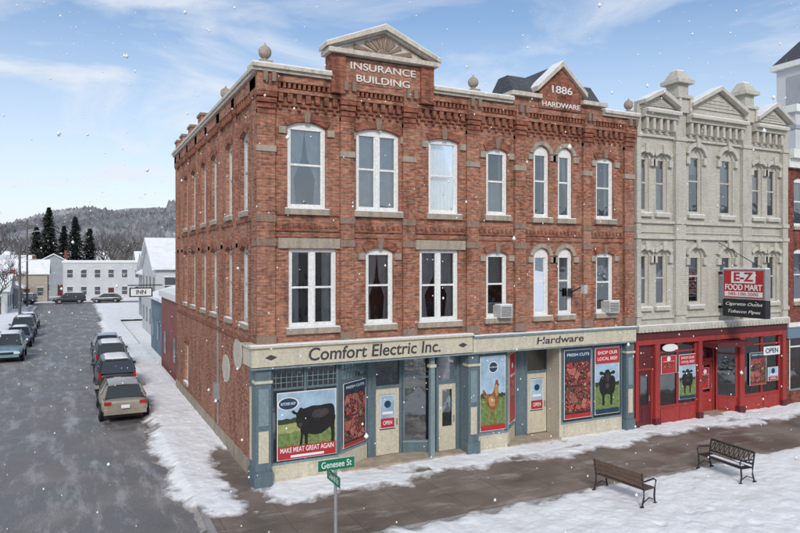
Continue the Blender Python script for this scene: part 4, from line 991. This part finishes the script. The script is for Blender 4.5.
# ------------------------------------------------------------------ trees
def pine(x,y,h,name='pine_tree'):
    g=G(name,origin=(x,y,-.2)); rr=random.Random(int(x*31+y))
    g.tube('trunk','bark',[(0,0,0),(0,0,h*.5),(0,0,h)],[h*.02,h*.012,.02],7)
    vs=[];fs=[]
    lob=[.75+.5*rr.random() for _ in range(9)]
    for k in range(int(h*42)):
        t=rr.random()**.9; z=h*(.08+.90*t); a=rr.random()*6.283
        rad=h*.27*((1-t)**.75)*(.45+.6*rr.random())*lob[int(a/6.283*8.99)]*(.8+.25*math.sin(z*1.9+a))+.2
        for m in range(6):
            f=.2+.8*m/5; px_,py_=math.cos(a)*rad*f,math.sin(a)*rad*f; pz=z-rad*.22*f*f+rr.uniform(-.15,.15)
            s=rr.uniform(.2,.5)*(1.15-.35*f); b=rr.random()*6.283
            o=len(vs)
            vs+=[(px_+math.cos(b)*s,py_+math.sin(b)*s,pz+rr.uniform(-.15,.15)),(px_+math.cos(b+2.2)*s,py_+math.sin(b+2.2)*s,pz+rr.uniform(-.3,.15)),(px_+math.cos(b+4.1)*s,py_+math.sin(b+4.1)*s,pz+rr.uniform(-.3,.15))]
            fs.append((o,o+1,o+2))
    g.add('foliage','needles',vs,fs); g.done()
def bare(x,y,h,name='bare_tree',seed=1):
    g=G(name,origin=(x,y,-.2)); rr=random.Random(seed)
    def br(p,d,L,r,lv):
        pts=[p];q=p.copy();dd=d.copy()
        for k in range(3):
            dd=(dd+Vector((rr.uniform(-.18,.18),rr.uniform(-.18,.18),rr.uniform(-.02,.14)))).normalized(); q=q+dd*(L/3); pts.append(q.copy())
        g.tube('trunk' if lv==0 else 'branches','bark',pts,[r,r*.85,r*.7,r*.55],5 if lv<2 else 3)
        if lv>=5: return
        n=3 if lv<3 else 2+(rr.random()<.6)
        for k in range(n):
            base=pts[-1] if k<2 else pts[2]
            ax=Vector((rr.uniform(-1,1),rr.uniform(-1,1),rr.uniform(-.15,.5))).normalized()
            br(base,(dd*.75+ax*.75).normalized(),L*rr.uniform(.6,.82),max(.03,r*.58),lv+1)
    br(Vector((0,0,0)),Vector((0,0,1)),h*.28,h*.018,0); g.done()
for x,y,h in ((-9.3,141,18.5),(-11.8,146,14.5),(-4.2,138,16.5),(-1.4,139,14),(-6.5,150,15)): pine(x,y,h)
for i,(x,y,h) in enumerate(((-16.8,144,22),(-19.5,150,21),(-14.2,152,19),(4.4,134,18),(7.0,138,17),(2,150,18),(-22,132,20),(12,124,14),(-12.6,74,9),(-13.5,100,9),(1,146,16),(-24,150,20),(-17.5,128,15),(5.5,146,19))): bare(x,y,h,seed=i+3)
g=G('distant_woods'); rr=random.Random(5); vs=[];fs=[]
for k in range(9000):
    a=math.radians(rr.uniform(-40,20)); d=rr.uniform(175,320); x=-4.8+math.sin(a)*d; y=-18.5+math.cos(a)*d
    z=rr.uniform(0,6.5); s=rr.uniform(.15,.7)
    o=len(vs); vs+=[(x-s*.3,y,z),(x+s*.3,y,z),(x+rr.uniform(-1,1),y+rr.uniform(-1,1),z+rr.uniform(2,5))]; fs.append((o,o+1,o+2))
g.add('twigs','bark',vs,fs); g.done()

# ------------------------------------------------------------------ falling snow
g=G('falling_snow'); rr=random.Random(11); vs=[];fs=[]
for k in range(8000):
    x=rr.uniform(-24,28); y=rr.uniform(-15.8,30); z=rr.uniform(-.1,17)
    if x>-.6 and y>-.5: continue
    s=rr.uniform(.010,.024)
    o=len(vs); vs+=[(x+s,y,z),(x-s,y,z),(x,y+s,z),(x,y-s,z),(x,y,z+s*1.3),(x,y,z-s*1.3)]
    fs+=[(o+a,o+b,o+c) for a,b,c in ((0,2,4),(2,1,4),(1,3,4),(3,0,4),(2,0,5),(1,2,5),(3,1,5),(0,3,5))]
g.add('flakes','flake',vs,fs); g.done(smooth=('flakes',))

# ------------------------------------------------------------------ world and light
w=bpy.data.worlds.new('World'); scene.world=w; w.use_nodes=True; nt=w.node_tree; bgd=nt.nodes['Background']
sky=N(nt,'ShaderNodeTexSky'); sky.sky_type='NISHITA'; sky.sun_disc=False
EL,AZ=math.radians(33),math.radians(205)
sky.sun_elevation=EL; sky.sun_rotation=AZ; sky.air_density=1.0; sky.dust_density=.5; sky.ozone_density=1.8
tc=N(nt,'ShaderNodeTexCoord')
mp=N(nt,'ShaderNodeMapping'); mp.inputs['Scale'].default_value=(1.3,1.0,4.2); mp.inputs['Rotation'].default_value=(.25,.1,.3); mp.inputs['Location'].default_value=(.35,.2,.1)
nt.links.new(tc.outputs['Generated'],mp.inputs['Vector'])
n=N(nt,'ShaderNodeTexNoise'); n.inputs['Scale'].default_value=2.1; n.inputs['Detail'].default_value=11; n.inputs['Roughness'].default_value=.58; n.inputs['Distortion'].default_value=.5
nt.links.new(mp.outputs[0],n.inputs['Vector'])
r=ramp(nt,n.outputs['Fac'],[(.42,(0,0,0)),(.52,(.4,.4,.4)),(.64,(1,1,1))])
sep=N(nt,'ShaderNodeSeparateXYZ'); nt.links.new(tc.outputs['Generated'],sep.inputs[0])
mr=N(nt,'ShaderNodeMapRange'); mr.inputs['From Min'].default_value=0; mr.inputs['From Max'].default_value=.34; mr.inputs['To Min'].default_value=.9; mr.inputs['To Max'].default_value=.0
nt.links.new(sep.outputs[2],mr.inputs['Value'])
mxx=N(nt,'ShaderNodeMath',operation='MAXIMUM'); nt.links.new(r.outputs[0],mxx.inputs[0]); nt.links.new(mr.outputs[0],mxx.inputs[1])
c=mix(nt,mxx.outputs[0],sky.outputs[0],(5.5,5.8,6.3))
nt.links.new(c,bgd.inputs[0]); bgd.inputs[1].default_value=.15
sl=bpy.data.lights.new('sun','SUN'); sl.energy=2.3; sl.angle=math.radians(14); sl.color=(1,.95,.88)
so=bpy.data.objects.new('sun',sl); COL.objects.link(so)
d=Vector((math.sin(AZ)*math.cos(EL),math.cos(AZ)*math.cos(EL),math.sin(EL)))
so.rotation_euler=(-d).to_track_quat('-Z','Y').to_euler()
# ------------------------------------------------------------------ camera
cd=bpy.data.cameras.new('camera'); co=bpy.data.objects.new('camera',cd); COL.objects.link(co)
co.location=(-4.77,-18.5,6.4); co.rotation_euler=(math.pi/2,0,math.radians(-26.5)); cd.lens=29.565; cd.sensor_width=36; cd.shift_y=-.0056; cd.clip_end=6000; cd.clip_start=.1
scene.camera=co
scene.view_settings.view_transform='Standard'; scene.view_settings.look='None'; scene.view_settings.exposure=0
